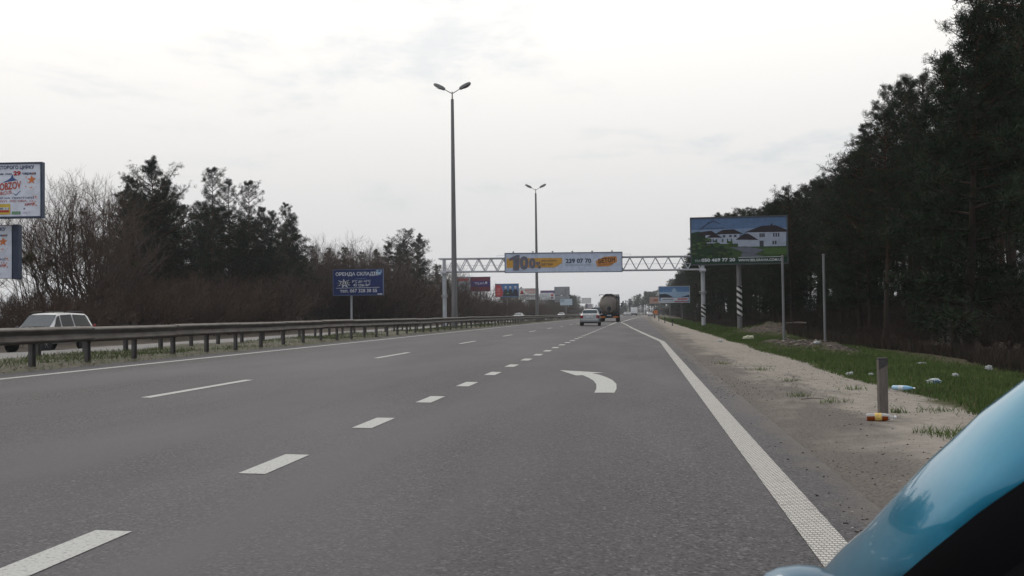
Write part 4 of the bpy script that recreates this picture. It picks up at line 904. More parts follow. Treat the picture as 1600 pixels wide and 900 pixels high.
textbox(p, 'АВТОРЕМОНТ', -2.4, -.85, 2.5, -.25, ink(.03, .03, .03), bold=.03); textbox(p, '(044) 507 67 00', -2.4, -1.4, 2.5, -.95, ink(.03, .03, .03), bold=.03)
t, p = simple_board('distant small white billboard with a red square, right of the far lamp pole', -34.3, 400, 5.6, 2.3, 7.8, ink(.55, .57, .58), 0)
flat(p, 'print', [(0, 0, rect(1.3, .1, 2.2, .9)), (1, 0, rect(1.3, -.8, 2.2, -.2)), (2, 0, rect(-2, .2, -.2, .32))], [RED, ink(.12, .05, .05), ink(.2, .2, .22)])
t, p = simple_board('distant narrow purple sign topping the small white billboard', -34.6, 404, 5.4, .8, 9.75, ink(.12, .06, .16), 0)
t, p = simple_board('largest distant billboard, turned away, its grey back and slanted strut showing, above a blank board', -30.2, 420, 6.0, 3.2, 10.3, M_BACK, R(176), posts=[(-1.5, .16, -.2)])
mb = MB(); mb.tube([(1.2, -.3, 1.6), (-1.0, -.5, -3.5), (-2.6, -.6, -6.5)], .30, 8); o = mb.build('strut', M_LAMP, p)
mb = MB(); mb.box((0, .3, -3.2), (6, .2, 2.6)); mb.build('lower_panel', M_BACK, p)
t, p = simple_board('distant blank pale billboard standing below the grey board back', -27.25, 400, 4.6, 2.4, 5.65, ink(.45, .53, .58), 0)
flat(p, 'print', [(0, 0, rect(-2.2, .0, -.6, 1.1))], [ink(.30, .38, .44)])
t, p = simple_board('farthest white billboard on the left, above a small pinkish one', -22.55, 460, 3.9, 2.2, 6.75, ink(.60, .60, .58), 0)
t, p = simple_board('farthest small pinkish billboard on the left, below the white one', -21.8, 462, 2.4, 1.7, 4.4, ink(.48, .42, .48), 0)
flat(p, 'print', [(0, 0, rect(-1.2, -.8, -.3, .8))], [ink(.12, .10, .12)])
# right side
t, p = simple_board('mid-distance billboard on the right with blue sky and white plates print, on a green post', 6.83, 205, 5.75, 3.05, 4.63, ink(.10, .22, .42), 0, zb=-.15, posts=[(-.85, .11, -.2), (1.45, .09, -.2)], frame_m=mat('white_board_frame', (.5, .5, .5), .6, var=.1), group=None)
flat(p, 'picture', [(0, 0, rect(-2.87, -.5, 2.87, .5)), (1, .004, [(-2.87, -.6), (-2.87, .1), (-1.6, .15), (-.7, -.2), (-.2, -.6)]), (1, .004, [(1.2, -.5), (2.87, -.1), (2.87, -.5)]), (2, .008, rect(-2.6, -1.2, 2.7, -.6)), (0, .006, ell(0, .6, .45, .6)), (3, .012, rect(.6, -1.05, 2.5, -.75)), (3, .012, rect(0, -1.48, 2.5, -1.3)), (2, .010, [(-2.87, -1.52), (-2.87, -1.25), (0, -1.3), (0, -1.52)]), (4, .014, rect(-2.3, -1.0, -.2, -.85))], [ink(.32, .45, .60), ink(.03, .035, .05), ink(.56, .58, .62), ink(.45, .14, .14), ink(.15, .15, .2)])
t, p = simple_board('small far salmon billboard just left of the mid-distance one', 5.0, 330, 3.3, 2.1, 5.05, ink(.42, .28, .22), 0, zb=-.2, group=None)
flat(p, 'print', [(0, 0, ell(.2, 0, .8, .3))], [ink(.30, .08, .05)])

# ------------------------------------------------------------------ gantry
GY = 97
t = thing('sign_gantry', 'pale grey lattice gantry spanning the right-hand carriageway on two columns', 'gantry', (0, GY, 0))
XL, XR, ZT, ZB = -18.1, 5.95, 6.33, 5.12
def rz_(x): return (x + 6) * -.008
for yy in (-.45, .45):
    for zz, r_ in ((ZT, .075), (ZB, .075)):
        MB().tube([(XL - .3, yy, zz + rz_(XL)), (XR + .1, yy, zz + rz_(XR))], r_, 8).build('chord', M_GALV, t, 40)
strut_m = None
nb = 20; dx = (XR - XL - .8) / nb
for yy in (-.45, .45):
    for i in range(nb):
        xa = XL + .5 + i * dx
        for a_, b_ in (((xa, ZB + .06), (xa + dx / 2, ZT - .06)), ((xa + dx / 2, ZT - .06), (xa + dx, ZB + .06))):
            MB().tube([(a_[0], yy, a_[1] + rz_(a_[0])), (b_[0], yy, b_[1] + rz_(b_[0]))], .038, 6, cap=False).build('diagonal', M_GALV, t, 40)
for i in range(0, nb + 1, 2):
    xa = XL + .5 + i * dx
    for zz in (ZT, ZB):
        MB().tube([(xa, -.4, zz + rz_(xa)), (xa, .4, zz + rz_(xa))], .035, 6, cap=False).build('cross_bar', M_GALV, t)
for zz in (ZB + .55,):
    MB().tube([(XL + .3, -.5, zz + rz_(XL)), (XR - .3, -.5, zz + rz_(XR))], .014, 5).build('hand_line', M_GALV, t)
for xx, lean in ((-17.95, 0), (5.82, 0)):
    c_ = MB(); c_.tube([(xx, 0, -.5), (xx, 0, 5.15)], .19, 12); c_.tube([(xx, 0, 5.15), (xx, 0, 6.3 + rz_(xx))], .16, 8)
    o = c_.build('column', M_GALV, t, 40)
    fl = MB()
    for dz in (-.07, .07): fl.lathe([(.0, 2.95 + dz), (.33, 2.95 + dz), (.33, 3.0 + dz), (0, 3.0 + dz)], 14, c=(xx, 0, 0))
    fl.build('flange', M_GALV, o)
    MB().box((xx, 0, ZB - .12 + rz_(xx)), (.5, 1.2, .16), ch=.02).build('head_beam', M_GALV, o)
    if xx > 0:
        bnd = MB().lathe([(.203, 0), (.203, 1.15)], 12).build('striped_band', band, o, 40); bnd.location = (xx, 0, .72)
# advertising board hung on the front of the truss
bt = thing('advertising_board', 'long white advertising board with orange shapes and a phone number, hung on the lattice gantry', 'advertising board', (-6.78, GY - .75, 5.87), 0)
bt.rotation_euler = (0, R(.45), R(.6))
p = MB().box((0, .12, 0), (10.65, .24, 1.72)).build('panel', [ink(.50, .55, .66)], bt)
mb = MB()
for s in (-1, 1):
    mb.box((s * 5.355, .1, 0), (.06, .3, 1.84)); mb.box((0, .1, s * .89), (10.65, .3, .06))
mb.build('frame', M_FRAME, p)
OR1 = ink(.56, .30, .055); OR2 = ink(.52, .22, .06); GR1 = ink(.135, .13, .16); GR2 = ink(.22, .21, .25); TXT = ink(.05, .06, .085)
flat(p, 'orange_banner', [(0, 0, [(-5.2, -.45), (-.8, -.45), (-.1, -.05), (-.1, .42), (-5.2, .42)])], [OR1])
flat(p, 'orange_plate', [(0, 0, [(2.95, .1), (3.75, .48), (4.85, .52), (4.92, .05), (4.2, -.38), (3.1, -.42)])], [OR2])
flat(p, 'printed_shade', [(0, .004, [(-5.1, -.72), (-4.6, -.62), (-2.4, -.6), (-2.3, -.68), (-4.6, -.76)])], [ink(.42, .47, .58)])
# big stone-like 100%
ONE = [(-4.62, -.72), (-4.12, -.70), (-4.06, .68), (-4.34, .70), (-4.95, .42), (-4.98, .18), (-4.60, .28)]
flat(p, 'print', [(0, .012, ONE), (1, .018, [(x + .07, z + .03) for x, z in ONE])], [GR2, GR1])
textbox(p, '0', -4.02, -.66, -3.22, .62, GR2, y=-.03, bold=.06); textbox(p, '0', -3.96, -.62, -3.18, .60, GR1, y=-.036, bold=.05)
textbox(p, '0', -3.15, -.56, -2.55, .44, GR2, y=-.03, bold=.06); textbox(p, '0', -3.10, -.52, -2.52, .42, GR1, y=-.036, bold=.05)
textbox(p, '%', -2.5, -.56, -2.05, .10, GR1, y=-.036, bold=.05)
textbox(p, 'ВКУСНИЙ', -1.98, .08, -.62, .28, TXT, y=-.03, bold=.01); textbox(p, 'БЕТОН', -1.98, -.28, -.98, -.06, TXT, y=-.03, bold=.02)
textbox(p, '239 07 70', .22, -.08, 2.55, .34, TXT, bold=.03)
textbox(p, 'BETON.KOVALSKA.COM', .2, -.32, 2.5, -.17, ink(.24, .27, .34))
textbox(p, 'БЕТОН', 3.2, -.06, 4.7, .38, ink(.07, .035, .02), y=-.034, bold=.03, rot=.10)
textbox(p, 'ВІД КОВАЛЬСЬКОЇ', 3.25, -.28, 4.45, -.14, ink(.10, .05, .02), y=-.034, rot=.12)
for i in range(6):
    l_ = MB(); l_.box((-4.55 + i * 1.8, -.28, .98), (.16, .10, .09), ch=.02); l_.tube([(-4.55 + i * 1.8, .1, .93), (-4.55 + i * 1.8, -.25, .96)], .015, 5)
    l_.build('spotlight', M_DARK, p)
for s in (-1, 1):                                            # thin guard frames at both ends
    g_ = MB(); x_ = s * 5.36
    g_.tube([(x_, .2, .72), (x_ + s * .75, .2, .72)], .012, 5); g_.tube([(x_ + s * .75, .2, .72), (x_ + s * .75, .2, .3)], .012, 5)
    g_.build('guard_frame', M_GALV, p)

# ------------------------------------------------------------------ slim poles, marker posts, bollard
for (x, y, h, lb) in ((5.13, 38.6, 3.22, 'slim grey pole standing in the soil heap, crossing the corner of the houses billboard'), (6.66, 39.2, 3.28, 'slim bare grey steel pole standing alone right of the houses billboard')):
    z0 = vz(x, y) - .1
    t = thing('sign_pole', lb, 'pole', (x, y, z0), 0, 'slim poles without signs')
    MB().tube([(0, 0, 0), (0, 0, h - z0 - .1)], .043, 10).build('shaft', mat_pole, t, 40)
    MB().lathe([(.056, h - z0 - .11), (.06, h - z0 - .08), (.03, h - z0 - .06), (0, h - z0 - .055)], 10).build('cap', M_LAMP, t, 40)
x, y = 2.795, 12.7
z0 = vz(x, y) - .08
t = thing('bollard', 'weathered square brown post standing in the sand beside the amber bottle', 'bollard', (x, y, z0), R(4))
mw = mat('old_wood', (.155, .135, .118), .85, vscale=7, col2=(.105, .09, .078), stretch=(6, 6, .7), bump=.3, detail=9)
MB().box((0, 0, .36), (.10, .10, .72), ch=.008).build('shaft', mw, t)
MB().box((0, 0, .728), (.107, .107, .018), ch=.004).build('top_cap', mat('dark_cap', (.05, .045, .045), .8, var=.2, vscale=20), t)
o = MB().add([(-.0510, -.0510, .715), (.0510, -.0510, .715), (.0510, -.0510, .655), (-.0510, -.0510, .60)], [(3, 2, 1, 0)]).build('dark_stripe', mat('dark_stripe', (.055, .05, .05), .8, var=.3, vscale=30), t)
for (x, y, h, lb) in ((3.05, 98, .62, 'thin black and white marker post on the sandy verge, nearest of the far row'), (3.0, 124, .7, 'thin marker post in the middle of the far row on the sandy verge'), (2.9, 158, .7, 'thin marker post at the far end of the row on the sandy verge')):
    xx = x + cx(y); z0 = vz(x, y) - .05
    t = thing('marker_post', lb, 'marker post', (xx, y, z0), 0, 'marker posts on the verge')
    MB().box((0, 0, h / 2), (.10, .10, h), ch=.01).build('shaft', M_POST, t)
    MB().box((0, 0, h - .06), (.106, .106, .2), ch=.01).build('dark_head', M_BLACK, t)

# ------------------------------------------------------------------ litter
def lie(o, x, y, dz, rz, tilt=0): 
    o.location = (x, y, vz(x, y) + dz); o.rotation_euler = (tilt, 0, rz)
BOT = [(0, 0), (.03, 0), (.043, .012), (.046, .04), (.0435, .07), (.046, .10), (.0455, .2), (.044, .215), (.036, .255), (.02, .29), (.0145, .30), (.0145, .318)]
def bottle(label, x, y, rz, body_m, label_m, cap_m, s=1.0, dz=.044, squash=1.0):
    t = thing('bottle', label, 'bottle', (x, y, vz(x, y) + dz * s), rz)
    t.scale = (s, s, s * squash)
    MB().lathe([(r_, h - .16) for r_, h in BOT], 18, axis='x').build('body', body_m, t, 60)
    MB().lathe([(.0468, -.065), (.0472, -.06), (.0472, .005), (.0468, .01)], 18, axis='x').build('label', label_m, t, 50)
    MB().lathe([(0, .150), (.017, .150), (.0175, .155), (.0175, .172), (.015, .176), (0, .176)], 12, axis='x').build('cap', cap_m, t, 50)
    return t
def clear_m(name, col, tr=.6, rough=.12):
    m = mat(name, col, rough, spec=.5, var=.05, vscale=20); m.node_tree.nodes['Principled BSDF'].inputs['Transmission Weight'].default_value = tr
    m.node_tree.nodes['Principled BSDF'].inputs['IOR'].default_value = 1.15
    return m
pl = clear_m('clear_plastic', (.75, .74, .72), .55)
t = bottle('large bottle of amber drink with yellow label, lying at the foot of the bollard', 2.60, 11.95, R(-3), pl, mat('yellow_label', (.62, .42, .12), .5, var=.2, vscale=40), M_CHROME, .95, .045)
amb = clear_m('amber_drink', (.30, .065, .012), .35, .1)
for a0, a1 in ((-.152, -.068), (.014, .100)):                # the drink fills the lower half, either side of the label
    mb = MB(); rows = []
    for i in range(5):
        u = a0 + (a1 - a0) * i / 4; rr = .0478 if u < .05 else .0478 - (u - .05) * .30
        rows.append([(u, rr * math.cos(R(a)), rr * math.sin(R(a))) for a in range(165, 376, 15)])
    mb.grid(rows); mb.poly(rows[0]); mb.poly(rows[-1]); mb.build('drink', amb, t, 50)
bottle('crumpled pale blue plastic bottle on the grass edge just right of the bollard', 3.93, 16.5, R(-28), mat('pale_blue_plastic', (.40, .56, .66), .3, spec=.5, col2=(.14, .34, .52), vscale=12), mat('white_wrap', (.55, .60, .62), .5, var=.2, vscale=20), M_CHROME, 1.0, .07, .8)
def bag(label, x, y, s, m, rz=0, h=.5):
    t = bpy.data.meshes.new('plastic_bag'); bm = bmesh.new()
    bmesh.ops.create_icosphere(bm, subdivisions=3, radius=1)
    ph = rng.uniform(0, 9)
    for v in bm.verts:
        k = 1 + .28 * math.sin(v.co.x * 4 + ph) * math.cos(v.co.y * 5 + ph) + .16 * math.sin(v.co.z * 9 + v.co.x * 7 + ph)
        v.co = Vector((v.co.x * s[0] * k, v.co.y * s[1] * k, max(v.co.z, -.5) * s[2] * k + .3 * s[2]))
    bm.to_mesh(t); bm.free(); t.materials.append(m)
    o = link('plastic_bag', t); tag(o, label, 'plastic bag', 'litter on the verge'); lie(o, x, y, .03, rz)
    return o
WB = mat('white_film', (.40, .41, .41), .5, var=.15, vscale=18); WB2 = mat('white_blue_film', (.48, .52, .50), .5, col2=(.05, .12, .26), vscale=5, lo=.5, hi=.56)
bag('crumpled grey-green plastic bag with a blue end, in the grass beyond the pale blue bottle', 4.84, 18.2, (.115, .055, .055), WB2, R(5))
bag('flat white scrap lying far back in the grass between bollard and forest', 6.35, 24.9, (.10, .05, .025), WB)
bag('small white scrap lying in the grass near the blue car pillar', 5.8, 20.4, (.055, .05, .04), WB)
bag('white torn wrapper at the edge of sand and grass, left of the bollard', 3.94, 20.6, (.07, .05, .035), WB)
bag('tiny white scrap in the grass just left of the bollard', 4.25, 20.2, (.05, .04, .025), WB)
bag('pale grey crumpled bag near the brown brambles, far right of the grass', 7.4, 23.6, (.07, .06, .07), WB)
bag('pale yellow scrap at the edge of the soil heap near the gantry', 4.75, 47, (.22, .15, .12), mat('yellowish_film', (.55, .54, .40), .5, var=.15, vscale=9))
bag('small white scrap on the sand before the gantry', 3.3, 44, (.10, .08, .05), WB)
bag('small white scrap among the rubble of the soil heap', 5.6, 34.4, (.10, .07, .05), WB)
tag(MB().tube([(0, 0, 0), (.15, .02, .012), (.30, -.01, .004)], [.006, .006, .004], 5).build('stick', mat('dry_stick', (.06, .045, .035), .9, var=.2, vscale=20)), 'thin dark stick lying on the sand left of the bollard', 'stick')
o = bpy.data.objects['stick']; lie(o, 2.15, 14.6, .012, R(4))
tag(MB().tube([(-.9, 0, .02), (-.2, .05, .06), (.5, .02, .10), (.95, -.02, .09)], [.05, .06, .055, .04], 7).build('log', mat('pale_log', (.20, .17, .145), .85, var=.3, vscale=6, stretch=(.5, 4, 4))), 'pale dead branch lying on the far soil mound below the houses billboard', 'log')
lie(bpy.data.objects['log'], 8.35, 60.5, .08, R(8))

# ------------------------------------------------------------------ vehicles
def wheel(parent, x, y, r, w, side, rim_r=.62):
    t_ = MB().lathe([(r * .62, -w / 2), (r * .93, -w / 2), (r, -w * .36), (r, w * .36), (r * .93, w / 2), (r * .62, w / 2)], 22, axis='x').build('wheel', M_BLACK, parent, 40)
    t_.location = (x, y, r)
    mb = MB(); s = side
    mb.lathe([(r * .63, s * w * .44), (r * .60, s * w * .50), (r * .54, s * w * .44), (r * .5, s * w * .34), (.001, s * w * .34)], 22, axis='x')
    for k in range(5):
        M = Matrix.Rotation(2 * math.pi * k / 5, 4, 'X')
        mb.box(M @ Vector((s * w * .42, 0, r * .30)), (w * .16, r * .15, r * .54), M=M, ch=.008)
    mb.lathe([(r * .13, s * w * .5), (.001, s * w * .52)], 10, axis='x')
    mb.build('rim', M_RIM, t_, 35)
    return t_

def car(name, label, cat, loc, rz, st, paint, wheels, side_win, shield, rear_win=None, group=None, wr=.31, extras=None, detail=True):
    """st: stations (y, z_bottom, z_belt, z_top, half_width_belt, half_width_top) from tail (-y) to nose (+y)"""
    t = thing(name, label, cat, loc, rz, group)
    def S_(y):
        for a, b_ in zip(st, st[1:]):
            if a[0] <= y <= b_[0]:
                u = (y - a[0]) / (b_[0] - a[0]); return [p + (q - p) * u for p, q in zip(a, b_)]
        return list(st[-1] if y > st[-1][0] else st[0])
    def half(s):
        y, zb, zl, zt, w, wt = s
        zm = zb + (zl - zb) * .45
        return [(w * .90, zb), (w * .985, zb + .08), (w, zm), (w * .985, zl - .05), (w * .95, zl), (wt + (w * .95 - wt) * .12, zl + (zt - zl) * .88), (wt * .93, zl + (zt - zl) * .98), (wt * .5, zt + .012), (0, zt + .018)]
    ys = sorted(set([s[0] for s in st] + [st[0][0] + (st[-1][0] - st[0][0]) * i / 30 for i in range(31)]))
    rows = []
    for y in ys:
        h = half(S_(y))
        rows.append([(x, y, z) for x, z in h] + [(-x, y, z) for x, z in reversed(h[:-1])])
    mb = MB(); mb.grid(rows, closed=True); mb.poly(rows[0]); mb.poly(rows[-1])
    body = mb.build('body', paint, t, 32)
    def side_pt(y, u, s, off=.012):
        q = S_(y); zl, zt, w, wt = q[2], q[3], q[4], q[5]
        x = w * .95 + (wt - w * .95) * u; z = zl + (zt - zl) * u
        return (s * (x + off), y, z + off * .3)
    for s in (-1, 1):
        for (a0, a1, b0, b1) in side_win:      # bottom y range, top y range
            mb = MB(); n = 6
            mb.grid([[side_pt((a0 + (b0 - a0) * v) + ((a1 + (b1 - a1) * v) - (a0 + (b0 - a0) * v)) * k / n, .07 + .80 * v, s, .018) for k in range(n + 1)] for v in (0, .5, 1)])
            mb.build('side_window', M_GLASS, t, 40)
    def cross_win(y0, y1, nm, nrm, m=M_GLASS):
        mb = MB(); rows_ = []
        for k in range(6):
            y = y0 + (y1 - y0) * k / 5; q = S_(y); hw = q[4] * .95 + (q[5] - q[4] * .95) * .86
            rows_.append([(hw * .96 * u, y + nrm * .014 * (1 + .0 * abs(u)), q[3] + .012 + .014 - .012 * abs(u)) for u in (-1, -.5, 0, .5, 1)])
        mb.grid(rows_); return mb.build(nm, m, t, 40)
    if shield: cross_win(*shield, 'windscreen', 1, M_SHIELD)
    if rear_win: cross_win(*rear_win, 'rear_window', -1, M_SHIELD)
    for (y, s) in [(y, s) for y in wheels for s in (-1, 1)]:
        q = S_(y); w = q[4]
        a_ = MB().lathe([(wr * 1.16, -.02), (wr * 1.16, .012), (.001, .012)] if s > 0 else [(.001, -.012), (wr * 1.16, -.012), (wr * 1.16, .02)], 24, axis='x').build('wheel_arch', M_BLACK, t)
        a_.location = (s * w, y, wr * 1.05)
        wheel(t, s * (w - .085), y, wr, .21, s)
    if extras: extras(t, S_, body)
    return t
M_SILVER2 = mat('bright_silver_paint', (.50, .51, .52), .32, metal=.4, coat=.5, var=.03, vscale=2)
M_SHIELD = mat('sky_lit_glass', (.06, .075, .09), .08, spec=.5, var=.1, vscale=2)
M_LIGHTG = mat('clear_lens', (.5, .5, .5), .15, spec=.6, var=.1, vscale=8)

# silver off-roader coming the other way
def suv_x(t, S_, body):
    for s in (-1, 1):
        mb = MB(); mb.tube([(s * .55, 1.05 - .45, 1.70), (s * .55, .52, 1.755), (s * .55, -.15, 1.765), (s * .55, -.22, 1.71)], .017, 6); mb.tube([(s * .55, -.35, 1.72), (s * .55, -.42, 1.775), (s * .55, -1.55, 1.755), (s * .55, -1.65, 1.70)], .017, 6)
        mb.build('roof_rail', M_DARK, t, 40)
        mb = MB(); mb.box((s * .98, .93, 1.08), (.20, .12, .15), ch=.04); mb.tube([(s * .86, .95, 1.05), (s * .95, .94, 1.05)], .025, 6); mb.build('wing_mirror', M_DARK, t, 40)
        for y in (-.42, .02 + .62):
            MB().box((s * .918, y - .12, .985), (.03, .15, .035), ch=.01).build('door_handle', M_CHROME, t)
        mb = MB()
        for y in (-.52, .40): mb.box((s * .905, y, .70), (.012, .010, .55))
        mb.build('door_gap', M_BLACK, t)
        MB().box((s * .91, -.1, .55), (.03, 3.5, .10), ch=.012).build('side_moulding', M_DARK, t)
        MB().box((s * .62, 2.25, .80), (.36, .16, .17), ch=.05).build('headlight', M_LIGHTG, t)
        MB().box((s * .80, -2.08, .98), (.12, .10, .42), ch=.03).build('tail_light', M_RED, t)
    MB().box((0, 2.29, .80), (.80, .08, .15), ch=.02).build('grille', M_DARK, t)
    MB().box((0, 2.28, .52), (1.62, .16, .26), ch=.06).build('bumper', mat('grey_bumper', (.12, .12, .125), .6, var=.1), t)
    for x in (-.35, .3): 
        MB().tube([(x + .35, 1.22, 1.075), (x - .2, 1.16, 1.10)], .012, 5).build('wiper', M_BLACK, t)
ST_SUV = [(-2.12, .50, .62, .64, .78, .70), (-2.06, .38, 1.00, 1.06, .86, .74), (-1.98, .36, 1.03, 1.20, .88, .70), (-1.72, .36, 1.04, 1.60, .895, .66), (-1.55, .36, 1.045, 1.67, .90, .665), (-.4, .36, 1.05, 1.715, .90, .68), (.35, .36, 1.05, 1.68, .90, .67), (.50, .36, 1.05, 1.63, .90, .665), (1.08, .36, 1.03, 1.10, .89, .74), (1.22, .36, 1.0, 1.03, .885, .76), (2.15, .38, .86, .92, .85, .72), (2.3, .45, .72, .76, .78, .68)]
car('off_road_car', 'silver off-roader with roof rails driving towards us behind the guardrail, at the left', 'car', (-26.2, 44.6, -.215), R(174.5), ST_SUV, M_SILVER2, (-1.14, 1.52),
    [(.42, .96, .42, .58), (-.50, .34, -.42, .34), (-1.78, -.60, -1.50, -.52)], (1.10, .53), (-1.97, -1.74), None, .345, suv_x)

# silver saloon seen from behind
PLATE = ink(.55, .55, .55)
def saloon_x(lights=True):
    def f_(t, S_, body):
        for s in (-1, 1):
            MB().box((s * .70, -2.175, .80), (.27, .10, .24), ch=.04).build('tail_light', M_RED, t)
            mb = MB(); mb.box((s * .93, .62, .98), (.17, .10, .12), ch=.03); mb.build('wing_mirror', M_SILVER, t, 40)
            MB().box((s * .62, -2.205, .43), (.12, .03, .05)).build('reflector', M_RED, t)
            MB().box((s * .60, 2.12, .66), (.34, .10, .14), ch=.03).build('headlight', M_LIGHTG, t)
        MB().box((0, -2.17, .47), (1.62, .16, .30), ch=.06).build('bumper', M_SILVER, t)
        MB().box((0, -2.19, .29), (1.35, .12, .12), ch=.03).build('lower_valance', M_DARK, t)
        MB().box((0, -2.205, .76), (.56, .02, .13), ch=.004).build('number_plate', PLATE, t)
        MB().box((0, -2.20, .86), (.62, .03, .035), ch=.008).build('boot_trim', M_CHROME, t)
        MB().lathe([(.045, -.02), (.045, .0), (.0, .005)], 10, axis='y', c=(0, -2.19, .95)).build('badge', M_CHROME, t)
    return f_
ST_SAL = [(-2.19, .34, .52, .60, .76, .66), (-2.15, .30, .90, .96, .82, .68), (-2.0, .26, .96, 1.02, .85, .70), (-1.72, .24, .965, 1.06, .865, .66), (-1.05, .24, .96, 1.38, .87, .58), (-.4, .24, .955, 1.445, .87, .59), (.3, .24, .95, 1.42, .87, .585), (1.15, .24, .93, .99, .865, .68), (2.0, .26, .72, .79, .82, .68), (2.16, .34, .58, .62, .72, .62)]
SW = [(-.22, .78, -.22, .28), (-1.15, -.30, -.92, -.30)]
car('saloon_car', 'silver saloon seen from behind in the middle lane, left of the tanker', 'car', (-4.28, 94.7, .10), R(.6), ST_SAL, M_SILVER, (-1.28, 1.32), SW, (1.12, .34), (-1.68, -1.08), None, .305, saloon_x())
w1 = car('saloon_car', 'white car on the opposite carriageway just left of the far lamp pole', 'car', (-21.6, 190, -.02), R(180), ST_SAL, M_WHITEC, (-1.28, 1.32), SW, (1.12, .34), (-1.68, -1.08), 'white oncoming cars', .305, saloon_x())
w2 = copy_tree(w1); w2.location = (-19.1, 262, .04); w2.rotation_euler = (0, 0, R(180)); w2['label'] = 'farther white car on the opposite carriageway, between the far lamp pole and the silver saloon'
c3 = car('saloon_car', 'far pale car ahead in the right-hand lanes, beside the small box lorry', 'car', (-4.9, 402, .09), R(-1), ST_SAL, mat('pale_paint', (.42, .42, .44), .4, coat=.4, var=.04), (-1.28, 1.32), SW, (1.12, .34), (-1.68, -1.08), 'far cars', .305, saloon_x())
c4 = copy_tree(c3); c4.location = (-3.7, 432, .09); c4['label'] = 'farthest white car ahead, squeezed between the far pale car and the box lorry'
c5 = copy_tree(c3); c5.location = (4.1, 372, -.1); c5['label'] = 'far pale car parked on the right shoulder behind the short guardrail'
car('van', 'dark van ahead, just showing between the silver saloon and the tanker', 'van', (-6.45, 165, .14), 0, [(-2.3, .4, .55, .6, .85, .8), (-2.27, .3, 1.15, 1.25, .93, .86), (-2.1, .28, 1.2, 1.95, .95, .76), (.9, .28, 1.2, 1.98, .95, .76), (1.6, .28, 1.15, 1.25, .94, .8), (2.3, .3, .85, .9, .86, .76)],
    mat('dark_teal_paint', (.04, .075, .09), .35, coat=.5, var=.05), (-1.4, 1.5), [(-1.8, .9, -1.8, .85)], (1.58, .95), (-2.25, -2.13), None, .33, lambda t, S_, b: [MB().box((s * .8, -2.3, .95), (.14, .08, .4), ch=.03).build('tail_light', M_RED, t) for s in (-1, 1)] and MB().box((0, -2.3, .42), (1.7, .12, .2), ch=.05).build('bumper', mat('white_bumper', (.4, .4, .4), .5, var=.1), t))

# dry-bulk tanker lorry from behind
TANK = mat('dusty_tank', (.31, .28, .24), .5, metal=.25, vscale=1.1, col2=(.15, .125, .105), detail=8, stretch=(1, .3, 1), lo=.3, hi=.7)
t = thing('tanker_lorry', 'dusty grey tanker lorry seen from behind in the lane beside the silver saloon', 'lorry', (-3.72, 134, .05), R(.3))
rows = []
for y, r_ in ((-.02, .02), (0, .45), (.05, .75), (.16, 1.0), (.34, 1.13), (.6, 1.19), (8.6, 1.19), (8.9, .9), (9.0, .02)):
    rows.append([(r_ * math.cos(R(a)), y, 2.28 + r_ * 1.06 * math.sin(R(a))) for a in range(0, 360, 12)])
MB().grid(rows, closed=True).build('tank', TANK, t, 35)
mb = MB()
for y in (.62, 2.6, 4.6, 6.6): mb.lathe([(1.195, y), (1.235, y), (1.235, y + .1), (1.195, y + .1)], 28, axis='y', c=(0, 0, 0))
for i in range(len(mb.v)): mb.v[i] = (mb.v[i][0], mb.v[i][1], mb.v[i][2] * 1.06 + 2.28)
mb.build('tank_hoop', TANK, t, 40)
mb = MB(); mb.lathe([(.0, -.10), (.22, -.10), (.26, -.04), (.26, .05)], 14, axis='y', c=(0, .02, 1.72)); mb.tube([(0, -.05, 1.6), (0, -.12, 1.0)], .09, 8); mb.build('discharge_hatch', M_DARK, t, 40)
mb = MB(); mb.box((-.62, .5, 3.48), (1.15, .9, .05)); mb.box((.62, 1, 3.48), (1.15, 1.8, .05)); mb.box((-1.2, .5, 3.42), (.04, .9, .2)); mb.box((1.22, 1.0, 3.35), (.04, 1.8, .34)); mb.box((0, 1, 3.52), (.9, 2, .12), ch=.03); mb.build('catwalk', M_DARK, t)
mb = MB()
for x in (.98, 1.28): mb.tube([(x, .12, .9), (x, .12, 3.45)], .025, 6)
for i in range(8): mb.tube([(.98, .12, 1.1 + i * .3), (1.28, .12, 1.1 + i * .3)], .018, 5)
mb.build('ladder', M_DARK, t)
MB().box((0, 4.2, .98), (.9, 8.4, .3), ch=.02).build('chassis', M_DARK, t)
MB().box((0, .02, .62), (2.42, .14, .22), ch=.02).build('rear_beam', M_DARK, t)
for s in (-1, 1):
    MB().box((s * .82, -.07, .64), (.62, .04, .17), ch=.01).build('warning_plate', M_AMBER, t)
    MB().box((s * 1.17, -.06, .66), (.10, .05, .14), ch=.02).build('tail_light', M_RED, t)
    MB().box((s * 1.08, .55, .95), (.36, 1.3, .05), ch=.02).build('mudguard', M_BLACK, t)
    MB().box((s * 1.05, -.02, .42), (.42, .02, .5)).build('mud_flap', M_BLACK, t)
    for y in (.65, 1.95, 3.25): wheel(t, s * 1.04, y, .52, .38, s)
    for y in (10.0, 12.6): wheel(t, s * 1.04, y, .52, .34, s)
    MB().box((s * 1.18, 4.0, 1.05), (.06, 5.5, .75), ch=.01).build('side_guard', M_DARK, t)
    mb = MB(); mb.box((s * 1.48, 11.6, 2.25), (.14, .24, .62), ch=.04); mb.tube([(s * 1.2, 11.8, 2.5), (s * 1.45, 11.65, 2.45)], .03, 6); mb.build('wing_mirror', M_BLACK, t, 40)
MB().box((0, -.09, .86), (.52, .02, .12)).build('number_plate', PLATE, t)
mb = MB(); mb.box((0, 11.3, 2.05), (2.42, 2.1, 2.9), ch=.12); mb.box((0, 11.9, 3.5), (2.3, .7, .2), ch=.08); mb.build('cab', mat('dark_cab_paint', (.06, .06, .075), .4, coat=.4, var=.05), t)
